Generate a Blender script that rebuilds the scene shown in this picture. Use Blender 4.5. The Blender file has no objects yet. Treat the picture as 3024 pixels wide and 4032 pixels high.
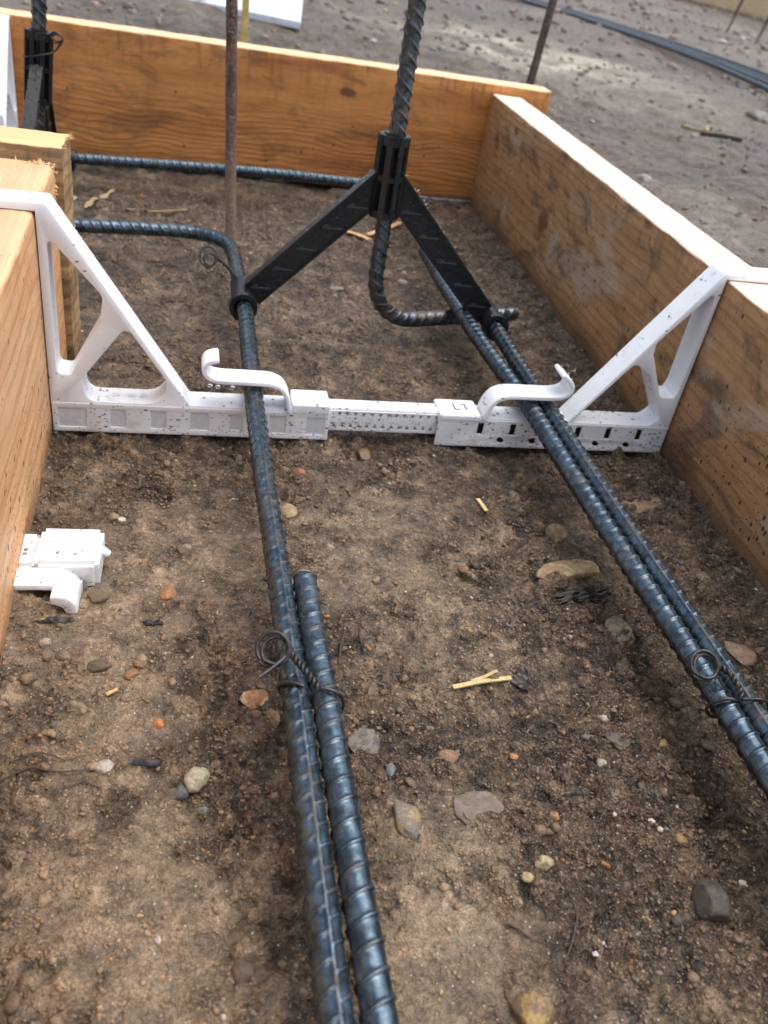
import bpy, bmesh, math, random
import numpy as np
from mathutils import Vector, Matrix

S = 0.0011                      # one modelling unit = 1.1 mm
scene = bpy.context.scene
col = scene.collection
rng = np.random.default_rng(7)
random.seed(7)

# ------------------------------------------------------------------ helpers
def tag(o, label=None, cat=None, group=None, kind=None):
    if label: o['label'] = label
    if cat: o['category'] = cat
    if group: o['group'] = group
    if kind: o['kind'] = kind
    return o

def empty(name, loc, rot=(0, 0, 0)):
    o = bpy.data.objects.new(name, None)
    o.empty_display_size = 0.01
    o.location = [c * S for c in loc]
    o.rotation_euler = rot
    col.objects.link(o)
    return o

def raw_mesh(name, V, F, attrs=None, smooth=True, angle=None):
    V = np.asarray(V, dtype=np.float32) * S
    me = bpy.data.meshes.new(name)
    if isinstance(F, np.ndarray):
        k = F.shape[1]
        me.vertices.add(len(V)); me.vertices.foreach_set('co', V.ravel())
        me.loops.add(F.size); me.loops.foreach_set('vertex_index', F.astype(np.int32).ravel())
        me.polygons.add(len(F)); me.polygons.foreach_set('loop_start', np.arange(0, F.size, k, dtype=np.int32))
        me.update(calc_edges=True)
    else:
        me.from_pydata(V.tolist(), [], [list(map(int, f)) for f in F]); me.update()
    me.validate()
    if smooth:
        me.polygons.foreach_set('use_smooth', np.ones(len(me.polygons), dtype=bool))
        if angle: me.set_sharp_from_angle(angle=math.radians(angle))
    for n, a in (attrs or {}).items():
        a = np.asarray(a, dtype=np.float32)
        if a.ndim == 1:
            at = me.attributes.new(n, 'FLOAT', 'POINT'); at.data.foreach_set('value', a)
        else:
            at = me.attributes.new(n, 'FLOAT_COLOR', 'POINT')
            c = np.ones((len(a), 4), dtype=np.float32); c[:, :3] = a[:, :3]
            at.data.foreach_set('color', c.ravel())
    return me

def link(name, me, mat, parent=None, loc=None, rot=None):
    o = bpy.data.objects.new(name, me)
    col.objects.link(o)
    me.materials.clear(); me.materials.append(mat)
    if parent: o.parent = parent
    if loc is not None: o.location = [c * S for c in loc]
    if rot is not None: o.rotation_euler = rot
    return o

class G:
    """collects simple solids into one mesh"""
    def __init__(s): s.V = []; s.F = []; s.n = 0
    def add(s, V, F):
        V = np.asarray(V, float)
        s.V.append(V); s.F += [[i + s.n for i in f] for f in F]; s.n += len(V)
    def box(s, a, b, R=None, c=None):
        a = np.array(a, float); b = np.array(b, float)
        V = np.array([[x, y, z] for z in (a[2], b[2]) for y in (a[1], b[1]) for x in (a[0], b[0])])
        if R is not None:
            V = V @ np.array(R).T
            if c is not None: V = V + np.array(c)
        s.add(V, [(0, 2, 3, 1), (4, 5, 7, 6), (0, 1, 5, 4), (2, 6, 7, 3), (0, 4, 6, 2), (1, 3, 7, 5)])
    def prism(s, poly, axis, a, b):
        """convex or simple polygon extruded along axis from a to b (axis 'x','y','z')"""
        n = len(poly); V = []
        for t in (a, b):
            for (u, v) in poly:
                V.append({'x': (t, u, v), 'y': (u, t, v), 'z': (u, v, t)}[axis])
        F = [list(range(n))[::-1], list(range(n, 2 * n))] + [(i, (i + 1) % n, n + (i + 1) % n, n + i) for i in range(n)]
        s.add(V, F)
    def tube(s, P, r, n=8):
        V, F = sweep(P, r, n); s.add(V, F)
    def sphere(s, c, r, sq=(1, 1, 1)):
        V = ICO1[0] * r * np.array(sq) + np.array(c); s.add(V, ICO1[1])
    def mesh(s, name, angle=35, bevel=0):
        V = np.concatenate(s.V)
        me = raw_mesh(name, V, s.F, angle=angle)
        bm = bmesh.new(); bm.from_mesh(me)
        bmesh.ops.recalc_face_normals(bm, faces=bm.faces)
        if bevel:
            es = [e for e in bm.edges if len(e.link_faces) == 2 and e.calc_face_angle(0) > 0.6]
            bmesh.ops.bevel(bm, geom=es, offset=bevel * S, segments=2, affect='EDGES', clamp_overlap=True)
        bm.to_mesh(me); bm.free()
        me.polygons.foreach_set('use_smooth', np.ones(len(me.polygons), dtype=bool))
        me.set_sharp_from_angle(angle=math.radians(angle))
        return me

def ico(sub):
    bm = bmesh.new(); bmesh.ops.create_icosphere(bm, subdivisions=sub, radius=1)
    V = np.array([v.co[:] for v in bm.verts]); F = [[v.index for v in f.verts] for f in bm.faces]
    bm.free(); return V, F
ICO1, ICO2, ICO4 = ico(1), ico(2), ico(4)

def resample(P, step):
    P = np.asarray(P, float)
    d = np.r_[0, np.cumsum(np.linalg.norm(np.diff(P, axis=0), axis=1))]
    n = max(2, int(d[-1] / step) + 1)
    t = np.linspace(0, d[-1], n)
    return np.stack([np.interp(t, d, P[:, k]) for k in range(3)], 1), t

def smooth_path(P, step, win):
    Q, _ = resample(P, step)
    k = max(1, int(win / step)); 
    if k > 1:
        pad = np.concatenate([2 * Q[:1] - Q[k:0:-1], Q, 2 * Q[-1:] - Q[-2:-k - 2:-1]])
        w = np.hanning(2 * k + 1); w /= w.sum()
        Q = np.stack([np.convolve(pad[:, c], w, 'valid') for c in range(3)], 1)
    return resample(Q, step)

def frames(P, up=(0, 0, 1)):
    T = np.gradient(P, axis=0); T /= np.linalg.norm(T, axis=1)[:, None]
    U = np.zeros_like(T); u = np.array(up, float)
    if abs(np.dot(u, T[0])) > .95: u = np.array((0, 1., 0))
    for i, t in enumerate(T):
        u = u - t * np.dot(u, t); u /= np.linalg.norm(u); U[i] = u
    return T, U, np.cross(T, U)

def sweep(P, r, n=8, cap=True):
    P = np.asarray(P, float); T, U, B = frames(P)
    th = np.linspace(0, 2 * math.pi, n, endpoint=False)
    r = np.broadcast_to(np.asarray(r, float), (len(P),))
    V = P[:, None] + r[:, None, None] * (np.cos(th)[None, :, None] * U[:, None] + np.sin(th)[None, :, None] * B[:, None])
    m = len(P); V = V.reshape(-1, 3); F = []
    for i in range(m - 1):
        for j in range(n):
            F.append((i * n + j, i * n + (j + 1) % n, (i + 1) * n + (j + 1) % n, (i + 1) * n + j))
    if cap: F += [list(range(n))[::-1], list(range((m - 1) * n, m * n))]
    return V, F

# ------------------------------------------------------------------ noise (numpy)
def _h(i, j, s):
    n = (i * 374761393 + j * 668265263 + s * 974711) & 0xFFFFFFFF
    n = ((n ^ (n >> 13)) * 1274126177) & 0xFFFFFFFF
    n = n ^ (n >> 16)
    return (n & 0xFFFFFF) / float(0xFFFFFF)
def vnoise(x, y, wl, s=0):
    x = np.asarray(x, float) / wl; y = np.asarray(y, float) / wl
    c, sn = math.cos(s * 1.3 + .4), math.sin(s * 1.3 + .4)
    x, y = c * x - sn * y + s * 17.3, sn * x + c * y + s * 5.1
    i = np.floor(x).astype(np.int64); j = np.floor(y).astype(np.int64)
    u = x - i; v = y - j; u = u * u * u * (u * (u * 6 - 15) + 10); v = v * v * v * (v * (v * 6 - 15) + 10)
    return ((_h(i, j, s) * (1 - u) + _h(i + 1, j, s) * u) * (1 - v) + (_h(i, j + 1, s) * (1 - u) + _h(i + 1, j + 1, s) * u) * v) * 2 - 1

def gauss(x, y, cx, cy, rx, ry=None):
    ry = ry or rx
    return np.exp(-((x - cx) / rx) ** 2 - ((y - cy) / ry) ** 2)

def sig(v): return 1 / (1 + np.exp(-np.clip(v, -60, 60)))

def ground_masks(x, y):
    trench = sig((330 - x) / 6) * sig((1065 - y) / 8)
    tan = gauss(x, y, -16, 165, 42, 34) + gauss(x, y, -35, 265, 32, 50) + gauss(x, y, 92, 160, 30, 40) + .8 * gauss(x, y, 125, 300, 42, 45) \
        + .55 * gauss(x, y, -20, 350, 60, 50) + .5 * gauss(x, y, 30, 120, 70, 22) + .5 * gauss(x, y, 90, 380, 45, 40)
    n = vnoise(x, y, 45, 31) * .5 + vnoise(x, y, 17, 32) * .35 + vnoise(x, y, 7, 33) * .25
    tan = np.clip(tan * .95 + n * .55, 0, 1) * trench
    dark = .85 * gauss(x, y, 300, 420, 55, 190) + .75 * gauss(x, y, 100, 228, 45, 22) + .6 * gauss(x, y, 180, 320, 40, 60) \
        + .8 * gauss(x, y, 190, 200, 60, 70) + .6 * gauss(x, y, 15, 205, 25, 40) + .7 * gauss(x, y, 100, 900, 400, 130) + .65 * gauss(x, y, 60, 480, 200, 35) + .55 * gauss(x, y, 40, 130, 20, 30) \
        + .5 * gauss(x, y, -20, 415, 60, 40)
    dark = np.clip(dark * .9 + vnoise(x, y, 30, 41) * .22 + vnoise(x, y, 11, 42) * .2, 0, 1)  # wet soil tone, with shade by the right board and bars painted in
    dark = dark * trench + (1 - trench) * np.clip(vnoise(x, y, 260, 43) * .5 + vnoise(x, y, 70, 44) * .4 + vnoise(x, y, 30, 45) * .35 - .05, 0, 1)
    grey = (1 - trench) * .85 + trench * (.9 * gauss(x, y, 20, 1010, 260, 40) * np.clip(.5 + vnoise(x, y, 60, 51), 0, 1) + .35 * np.clip((y - 480) / 300, 0, 1))
    pale = gauss(x, y, 950, 2850, 330, 430) * np.clip(.75 + .6 * vnoise(x, y, 140, 52) + .4 * vnoise(x, y, 50, 53), 0, 1.3)
    pale = pale + .18 * np.clip(vnoise(x, y, 500, 54) + .6 * vnoise(x, y, 120, 55) - .2, 0, 1) * (1 - trench)
    return tan, dark, np.clip(grey, 0, 1), np.clip(pale * 1.35, 0, 1)

def crumbs(x, y, cell, seed, dens=.6):
    """rounded lumps: one per occupied cell, height in units of its own radius"""
    u, v = x / cell, y / cell; i0 = np.floor(u).astype(np.int64); j0 = np.floor(v).astype(np.int64); out = np.zeros_like(u)
    for di in (-1, 0, 1):
        for dj in (-1, 0, 1):
            i, j = i0 + di, j0 + dj
            cx = i + _h(i, j, seed); cy = j + _h(i, j, seed + 1); r = .22 + .5 * _h(i, j, seed + 2) ** 2
            asp = .7 + .6 * _h(i, j, seed + 4); a = _h(i, j, seed + 5) * 3.1; ca, sa = np.cos(a), np.sin(a)
            dx, dy = u - cx, v - cy; d2 = ((dx * ca + dy * sa) / asp) ** 2 + ((dy * ca - dx * sa) * asp) ** 2
            h = np.sqrt(np.clip(r * r - d2, 0, None)) * (_h(i, j, seed + 3) < dens) * (.5 + .6 * _h(i, j, seed + 6))
            out = np.maximum(out, h)
    return out * cell

OCT = [(110, 2.6, 1), (48, 2.0, 2), (22, 1.9, 3), (11, 1.7, 4), (5.6, 1.15, 5), (3.0, .75, 6), (1.9, .45, 7)]
def height(x, y, sp=None, want_relief=False):
    x = np.asarray(x, float); y = np.asarray(y, float)
    trench = sig((330 - x) / 6) * sig((1065 - y) / 8)
    tan, dark, _, _ = ground_masks(x, y)
    rough = np.clip(.55 + .75 * dark - .45 * tan, .28, 1.5)
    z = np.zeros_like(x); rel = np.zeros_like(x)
    for wl, a, s in OCT:
        n = vnoise(x, y, wl, s)
        w = 1 if sp is None else np.clip(wl / (2.2 * sp) - .4, 0, 1)
        if wl < 30: n = n * rough
        z = z + a * n * w
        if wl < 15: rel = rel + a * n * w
    pit = vnoise(x, y, 8.5, 9) * .6 + vnoise(x, y, 4.4, 10) * .4
    wp = 1 if sp is None else np.clip(5 / (2 * sp) - .4, 0, 1)
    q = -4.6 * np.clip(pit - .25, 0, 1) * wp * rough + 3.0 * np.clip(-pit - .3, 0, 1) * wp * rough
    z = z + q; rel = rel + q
    fine = np.ones_like(x) if sp is None else np.clip(1.6 - np.broadcast_to(sp, x.shape) * .35, 0, 1)
    k = (fine * trench > .02) & (y > -200)
    if k.any():
        xx, yy = x[k], y[k]
        clump = np.clip(.5 + .9 * vnoise(xx, yy, 30, 77) + .7 * vnoise(xx, yy, 12, 78) + .45 * dark[k] - .75 * tan[k], .03, 1.15)
        wob = vnoise(xx, yy, 2.4, 79) * .5; wob2 = vnoise(xx, yy, 2.6, 80) * .5
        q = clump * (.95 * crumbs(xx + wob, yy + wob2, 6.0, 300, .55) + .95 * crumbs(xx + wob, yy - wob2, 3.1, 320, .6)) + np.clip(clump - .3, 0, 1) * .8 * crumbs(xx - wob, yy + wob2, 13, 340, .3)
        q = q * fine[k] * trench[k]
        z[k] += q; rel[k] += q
    bank = np.exp(-np.clip(319 - x, 0, None) / 7) * (x < 330) * (y < 1060) + np.exp(-np.clip(x + 86.3 - (463 - y) * .039, 0, None) / 7) * (y < 556)
    z = z + bank * trench * (2.2 + 3.5 * np.clip(vnoise(x, y, 35, 91) + .6 * vnoise(x, y, 11, 92), -.4, 1))
    out = (1 - trench)
    far = np.clip((np.hypot(x, y) - 1100) / 1500, 0, 1)
    for wl, a, s in ((900, 16, 21), (260, 10, 22), (90, 9, 23), (40, 7, 24), (19, 4, 25)):
        w = 1 if sp is None else np.clip(wl / (2.2 * sp) - .4, 0, 1)
        z = z + out * a * vnoise(x, y, wl, s) * w * (.35 + .65 * far)
    z = z - 1.6
    return (z, rel * trench) if want_relief else z

# ------------------------------------------------------------------ materials
class M:
    def __init__(s, name):
        s.m = bpy.data.materials.new(name); s.m.use_nodes = True
        s.nt = s.m.node_tree; s.b = s.nt.nodes['Principled BSDF']
    def n(s, t, **k):
        o = s.nt.nodes.new('ShaderNode' + t)
        for a, v in k.items(): setattr(o, a, v)
        return o
    def l(s, a, b): s.nt.links.new(a, b)
    def put(s, sock, v):
        if isinstance(v, bpy.types.NodeSocket): s.l(v, sock)
        elif isinstance(v, (tuple, list)) and len(v) == 3 and sock.type == 'RGBA': sock.default_value = (*v, 1)
        else: sock.default_value = v
    def pos(s, scale=(1, 1, 1), obj=True):
        tc = s.n('TexCoord'); mp = s.n('Mapping')
        s.l(tc.outputs['Object'], mp.inputs['Vector'])
        mp.inputs['Scale'].default_value = [c / S for c in scale]
        return mp.outputs[0]
    def noise(s, vec, scale=1, detail=3, rough=.55, dist=0, out='Fac'):
        o = s.n('TexNoise'); s.l(vec, o.inputs['Vector']); o.inputs['Scale'].default_value = scale
        o.inputs['Detail'].default_value = detail; o.inputs['Roughness'].default_value = rough; o.inputs['Distortion'].default_value = dist
        return o.outputs[0 if out == 'Fac' else 'Color']
    def voro(s, vec, scale=1, feature='F1'):
        o = s.n('TexVoronoi', feature=feature); s.l(vec, o.inputs['Vector']); o.inputs['Scale'].default_value = scale
        return o
    def ma(s, op, a, b=None, clamp=False):
        o = s.n('Math', operation=op); o.use_clamp = clamp
        s.put(o.inputs[0], a)
        if b is not None: s.put(o.inputs[1], b)
        return o.outputs[0]
    def ramp(s, f, a, b):      # smooth step from a to b
        o = s.n('MapRange'); o.interpolation_type = 'SMOOTHSTEP'
        s.put(o.inputs['Value'], f); o.inputs['From Min'].default_value = a; o.inputs['From Max'].default_value = b
        return o.outputs[0]
    def mix(s, f, a, b, mode='MIX'):
        o = s.n('Mix', data_type='RGBA', blend_type=mode)
        s.put(o.inputs[0], f); s.put(o.inputs[6], a); s.put(o.inputs[7], b)
        return o.outputs[2]
    def attr(s, name):
        o = s.n('Attribute', attribute_name=name); return o
    def bump(s, h, strength=.5, dist=1.0, prev=None):
        o = s.n('Bump'); s.put(o.inputs['Height'], h); o.inputs['Strength'].default_value = strength; o.inputs['Distance'].default_value = dist * S
        if prev is not None: s.l(prev, o.inputs['Normal'])
        return o.outputs[0]
    def out(s, color=None, rough=None, normal=None, **k):
        if color is not None: s.put(s.b.inputs['Base Color'], color)
        if rough is not None: s.put(s.b.inputs['Roughness'], rough)
        if normal is not None: s.l(normal, s.b.inputs['Normal'])
        for a, v in k.items(): s.put(s.b.inputs[a.replace('_', ' ')], v)
        return s.m

def ground_mat():
    m = M('wet_mud'); p = m.pos()
    a = m.attr('mask'); sep = m.n('SeparateColor'); m.l(a.outputs['Color'], sep.inputs[0])
    tan, dark, grey = sep.outputs[0], sep.outputs[1], sep.outputs[2]
    pale = m.attr('pale').outputs['Fac']
    n1 = m.noise(p, .05, 5, .66); n2 = m.noise(p, .34, 3, .7); n4 = m.noise(p, 1.25, 2, .6)
    c = m.mix(m.ramp(n1, .33, .66), (.08, .054, .034), (.172, .118, .073))
    c = m.mix(m.ma('MULTIPLY', tan, .85), c, m.mix(m.ramp(n1, .3, .65), (.2, .15, .1), (.325, .25, .168)))
    g = m.mix(m.ramp(n1, .3, .68), (.115, .085, .062), (.235, .187, .142))
    c = m.mix(m.ma('MULTIPLY', grey, .9), c, g)
    yn = m.noise(p, .03, 5, .72)
    c = m.mix(m.ma('MULTIPLY', m.ramp(grey, .6, .85), .9), c, m.mix(m.ramp(yn, .3, .7), (.58, .55, .52), (1.38, 1.36, 1.33)), 'MULTIPLY')
    c = m.mix(pale, c, m.mix(yn, (.5, .46, .36), (.8, .75, .6)))
    c = m.mix(m.ma('MULTIPLY', m.ma('MULTIPLY', dark, m.ma('SUBTRACT', 1.0, pale)), .4), c, m.mix(m.ramp(n2, .3, .7), (.062, .042, .028), (.13, .09, .06)))
    # reddish, mauve and ochre tints in the clay
    c = m.mix(m.ma('MULTIPLY', m.ramp(m.noise(p, .03, 3, .65), .56, .72), .3), c, (.2, .1, .055))
    c = m.mix(m.ma('MULTIPLY', m.ramp(m.noise(m.pos((1, 1.2, 1)), .024, 3, .65), .58, .7), .35), c, (.19, .155, .135))
    c = m.mix(.75, c, m.mix(m.ramp(n2, .22, .78), (.45, .43, .41), (1.55, 1.53, 1.5)), 'MULTIPLY')
    c = m.mix(.45, c, m.mix(m.ramp(n4, .3, .7), (.4, .38, .36), (1.6, 1.58, 1.55)), 'MULTIPLY')
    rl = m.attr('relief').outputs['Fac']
    c = m.mix(.85, c, m.mix(m.ramp(rl, -2.2, 2.6), (.28, .26, .24), (1.5, 1.47, 1.42)), 'MULTIPLY')  # crevice shade and damp painted in: pits darker, crumb tops lighter
    # crumbly structure at three sizes, broken up by noise so no cell pattern shows
    dn = m.noise(p, .5, 2, .6, out='Color')
    wv = m.n('VectorMath', operation='MULTIPLY_ADD'); m.l(dn, wv.inputs[0]); wv.inputs[1].default_value = (3.2, 3.2, 3.2); m.l(p, wv.inputs[2]); pw = wv.outputs[0]
    loose = m.ramp(m.ma('ADD', m.noise(p, .06, 3, .6), m.ma('SUBTRACT', m.ma('MULTIPLY', dark, .3), m.ma('MULTIPLY', tan, .22))), .36, .6)
    lump = None
    for sc_, amt, hgt in ((.2, .5, 3.4), (.48, .62, 1.7), (1.05, .55, .8)):
        vv = m.voro(pw, sc_); hh = m.n('SeparateColor'); m.l(vv.outputs['Color'], hh.inputs[0])
        edge = m.ramp(vv.outputs['Distance'], .75, .3)
        val = m.ma('MULTIPLY', m.ma('ADD', .5, m.ma('MULTIPLY', hh.outputs[0], .95)), m.ma('ADD', .5, m.ma('MULTIPLY', edge, .6)))  # crevice shade between lumps painted into the colour
        k_ = m.ma('MULTIPLY', m.ma('ADD', .3, m.ma('MULTIPLY', loose, .7)), amt)
        gv = m.n('CombineColor'); [m.l(val, gv.inputs[q]) for q in range(3)]
        c = m.mix(k_, c, gv.outputs[0], 'MULTIPLY')
        hq = m.ma('MULTIPLY', m.ma('MULTIPLY', edge, m.ma('ADD', .25, hh.outputs[1])), m.ma('MULTIPLY', m.ma('ADD', .25, m.ma('MULTIPLY', loose, .75)), hgt))
        lump = hq if lump is None else m.ma('ADD', lump, hq)
    c = m.mix(1.0, c, (1.1, 1.1, 1.1), 'MULTIPLY')
    # scattered pale and rusty sand grains of uneven size, pale ones painted as wet glints
    for sc_, lo_, col_ in ((.45, .965, (.45, .23, .1)), (.95, .93, (.55, .49, .41))):
        vv = m.voro(p, sc_); hh = m.n('SeparateColor'); m.l(vv.outputs['Color'], hh.inputs[0])
        sp_ = m.ma('MULTIPLY', m.ma('GREATER_THAN', hh.outputs[0], lo_), m.ramp(m.ma('ADD', vv.outputs['Distance'], m.ma('MULTIPLY', hh.outputs[1], .25)), .48, .3))
        c = m.mix(m.ma('MULTIPLY', sp_, .8), c, col_)
    r = m.ma('SUBTRACT', m.ma('ADD', .12, m.ma('MULTIPLY', m.noise(p, .7, 2, .7), .75)), m.ma('MULTIPLY', dark, .1))
    b = m.bump(m.ma('ADD', lump, m.ma('ADD', m.ma('MULTIPLY', n2, 1.6), m.ma('MULTIPLY', n4, .6))), .8, 1.0)
    m.b.inputs['Specular IOR Level'].default_value = .6
    return m.out(c, r, b)

def gravel_mat():
    m = M('gravel'); p = m.pos(); a = m.attr('Col').outputs['Color']
    c = m.mix(.7, a, m.mix(m.ramp(m.noise(p, .9, 4, .7), .25, .75), (.4, .4, .4), (1.6, 1.6, 1.6)), 'MULTIPLY')
    return m.out(c, m.ma('ADD', .3, m.ma('MULTIPLY', m.noise(p, .5), .5)), m.bump(m.noise(p, 1.2, 4, .7), .5, .8))

def stone_mat():
    m = M('stone'); p = m.pos(); oi = m.n('ObjectInfo')
    ofs = m.n('VectorMath', operation='ADD'); m.l(p, ofs.inputs[0])
    sc = m.n('VectorMath', operation='SCALE'); m.l(oi.outputs['Location'], sc.inputs[0]); sc.inputs['Scale'].default_value = 900
    m.l(sc.outputs[0], ofs.inputs[1]); p = ofs.outputs[0]
    sec = m.attr('Col').outputs['Color']
    n = m.noise(p, .16, 5, .65); f = m.noise(p, 1.1, 4, .75)
    c = m.mix(m.ramp(n, .46, .6), oi.outputs['Color'], sec)
    c = m.mix(.75, c, m.mix(m.ramp(f, .25, .75), (.42, .42, .42), (1.55, 1.5, 1.45)), 'MULTIPLY')
    # mud caught on the lower parts
    tc = m.n('SeparateXYZ'); m.l(m.pos(), tc.inputs[0])
    mud = m.ramp(m.ma('ADD', m.ma('MULTIPLY', tc.outputs[2], .1), m.ma('MULTIPLY', n, 1.1)), .78, .46)
    c = m.mix(m.ma('MULTIPLY', m.ma('MULTIPLY', mud, .9), oi.outputs['Alpha']), c, m.mix(f, (.09, .064, .043), (.2, .148, .1)))
    c = m.mix(m.ma('MULTIPLY', m.ramp(m.noise(p, .3, 4, .7), .42, .66), m.ma('ADD', .25, m.ma('MULTIPLY', oi.outputs['Alpha'], .75))), c, (.14, .1, .066))
    c = m.mix(.12, c, (.13, .095, .064))
    r = m.ma('ADD', .28, m.ma('MULTIPLY', f, .5))
    return m.out(c, r, m.bump(m.noise(p, .5, 5, .7), .5, 1.2))

def wood_mat(name, light, mid, line, ring=.09, ringamt=.6, lo=0, smear=0, stain=.3, speck=.5, top=None, redstreak=.3, H=135, warpamt=16, sharp=3, knots=()):
    m = M(name); p = m.pos(); xyz = m.n('SeparateXYZ'); m.l(p, xyz.inputs[0])
    X, Y, Z = xyz.outputs
    pl = m.pos((.006, .05, .05)); pf = m.pos((.02, .9, .9)); pb = m.pos((.011, .02, .02))
    big = m.noise(pl, 1, 4, .6, .4); fib = m.noise(pf, 1, 4, .7)
    warp = m.noise(pb, 1, 2, .5)
    ph = m.ma('ADD', m.ma('MULTIPLY', Z, ring * 6.283), m.ma('MULTIPLY', warp, warpamt))
    rings = m.ma('POWER', m.ma('ADD', m.ma('MULTIPLY', m.ma('SINE', ph), .5), .5), sharp)
    rings = m.ma('MULTIPLY', rings, m.ma('ADD', .35, m.ma('MULTIPLY', fib, 1.0)))
    zone = m.ramp(m.ma('ADD', Z, m.ma('MULTIPLY', big, 40)), H * .95, H * .55) if lo else 1.0
    c = m.mix(m.ramp(big, .3, .7), light, mid)
    c = m.mix(m.ma('MULTIPLY', m.ma('MULTIPLY', rings, zone), ringamt), c, line)
    c = m.mix(.55, c, m.mix(m.ramp(fib, .25, .75), (.62, .58, .55), (1.35, 1.32, 1.28)), 'MULTIPLY')
    # reddish heartwood streaks
    rs = m.ramp(m.noise(m.pos((.008, .06, .045)), 1, 3, .6, .8), .58, .7)
    c = m.mix(m.ma('MULTIPLY', rs, redstreak), c, (.3, .075, .03))
    # saw chatter and water marks across the grain
    ch = m.noise(m.pos((.16, .02, .02)), 1, 3, .6); c = m.mix(m.ma('MULTIPLY', m.ramp(ch, .5, .72), m.ma('MULTIPLY', m.ramp(Z, H * .55, H), .5)), c, line)
    # dark wet stains
    st = m.ramp(m.noise(m.pos((.014, .02, .028)), 1, 5, .65, .6), .5, .66)
    c = m.mix(m.ma('MULTIPLY', st, stain), c, (.05, .034, .024))
    ms = m.ramp(m.noise(m.pos((.7, 1, 1)), .045, 5, .72), .52, .66)
    c = m.mix(m.ma('MULTIPLY', ms, stain * .5), c, (.1, .062, .038))
    if smear:
        sm = m.ramp(m.noise(m.pos((.012, .03, .024)), 1, 5, .68, 1.0), .5, .66)
        band = m.ma('MULTIPLY', m.ramp(Z, H * .05, H * .3), m.ramp(Z, H * .93, H * .7))
        c = m.mix(m.ma('MULTIPLY', m.ma('MULTIPLY', sm, band), smear), c, m.mix(fib, (.4, .3, .21), (.58, .46, .35)))
        c = m.mix(m.ma('MULTIPLY', m.ramp(Z, H * .28, 0), .45), c, (.22, .105, .04))
    for kx, kz, kr in knots:
        dx = m.ma('MULTIPLY', m.ma('SUBTRACT', X, kx), .55 / kr); dz = m.ma('MULTIPLY', m.ma('SUBTRACT', Z, kz), 1 / kr)
        dd = m.ma('ADD', m.ma('SQRT', m.ma('ADD', m.ma('MULTIPLY', dx, dx), m.ma('MULTIPLY', dz, dz))), m.ma('MULTIPLY', m.noise(p, .12, 3), .5))
        c = m.mix(m.ma('MULTIPLY', m.ramp(dd, 1.3, .9), .8), c, m.mix(m.ramp(m.ma('SINE', m.ma('MULTIPLY', dd, 22)), -1, 1), (.075, .03, .014), (.19, .075, .03)))
    c = m.mix(m.ma('MULTIPLY', m.ramp(m.ma('ADD', Z, m.ma('MULTIPLY', m.noise(p, .05, 4, .65), 34)), 34, 14), .75), c, m.mix(fib, (.085, .06, .042), (.17, .125, .085)))
    # mud splash: dense near the foot
    v = m.voro(m.pos((1.25, 1, .8)), .24); sp = m.n('SeparateColor'); m.l(v.outputs['Color'], sp.inputs[0])
    th = m.ma('ADD', 1 - .42 * speck, m.ma('MULTIPLY', m.ramp(Z, 0, H * .8), .36 * speck))
    dot = m.ma('MULTIPLY', m.ma('GREATER_THAN', sp.outputs[0], th), m.ramp(m.ma('ADD', v.outputs['Distance'], m.ma('MULTIPLY', sp.outputs[1], .22)), .42, .26))
    v2 = m.voro(p, .5); sp2 = m.n('SeparateColor'); m.l(v2.outputs['Color'], sp2.inputs[0])
    dot2 = m.ma('MULTIPLY', m.ma('GREATER_THAN', sp2.outputs[0], m.ma('ADD', th, .03)), m.ramp(v2.outputs['Distance'], .36, .22))
    c = m.mix(m.ma('MAXIMUM', dot, m.ma('MULTIPLY', dot2, .85)), c, (.055, .034, .022))
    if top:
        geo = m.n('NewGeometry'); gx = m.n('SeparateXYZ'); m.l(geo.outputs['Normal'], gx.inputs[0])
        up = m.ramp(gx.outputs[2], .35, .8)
        lit_top = m.mix(m.ramp(big, .3, .7), top, tuple(.82 * q for q in top))
        lit_top = m.mix(.5, lit_top, m.mix(m.ramp(fib, .25, .75), (.7, .66, .62), (1.25, 1.22, 1.2)), 'MULTIPLY')
        lit_top = m.mix(m.ma('MULTIPLY', dot2, .7), lit_top, (.1, .06, .04))
        c = m.mix(up, c, lit_top)  # upward faces painted paler, with the bright top light in the colour
    r = m.ma('ADD', .3, m.ma('MULTIPLY', m.noise(pl, 2, 3), .4))
    b = m.bump(fib, .35, .6); b = m.bump(m.ma('MULTIPLY', rings, zone), .3, .7, b); b = m.bump(m.noise(p, .4, 4, .7), .2, .5, b)
    m.b.inputs['Specular IOR Level'].default_value = .45
    return m.out(c, r, b)

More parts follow.
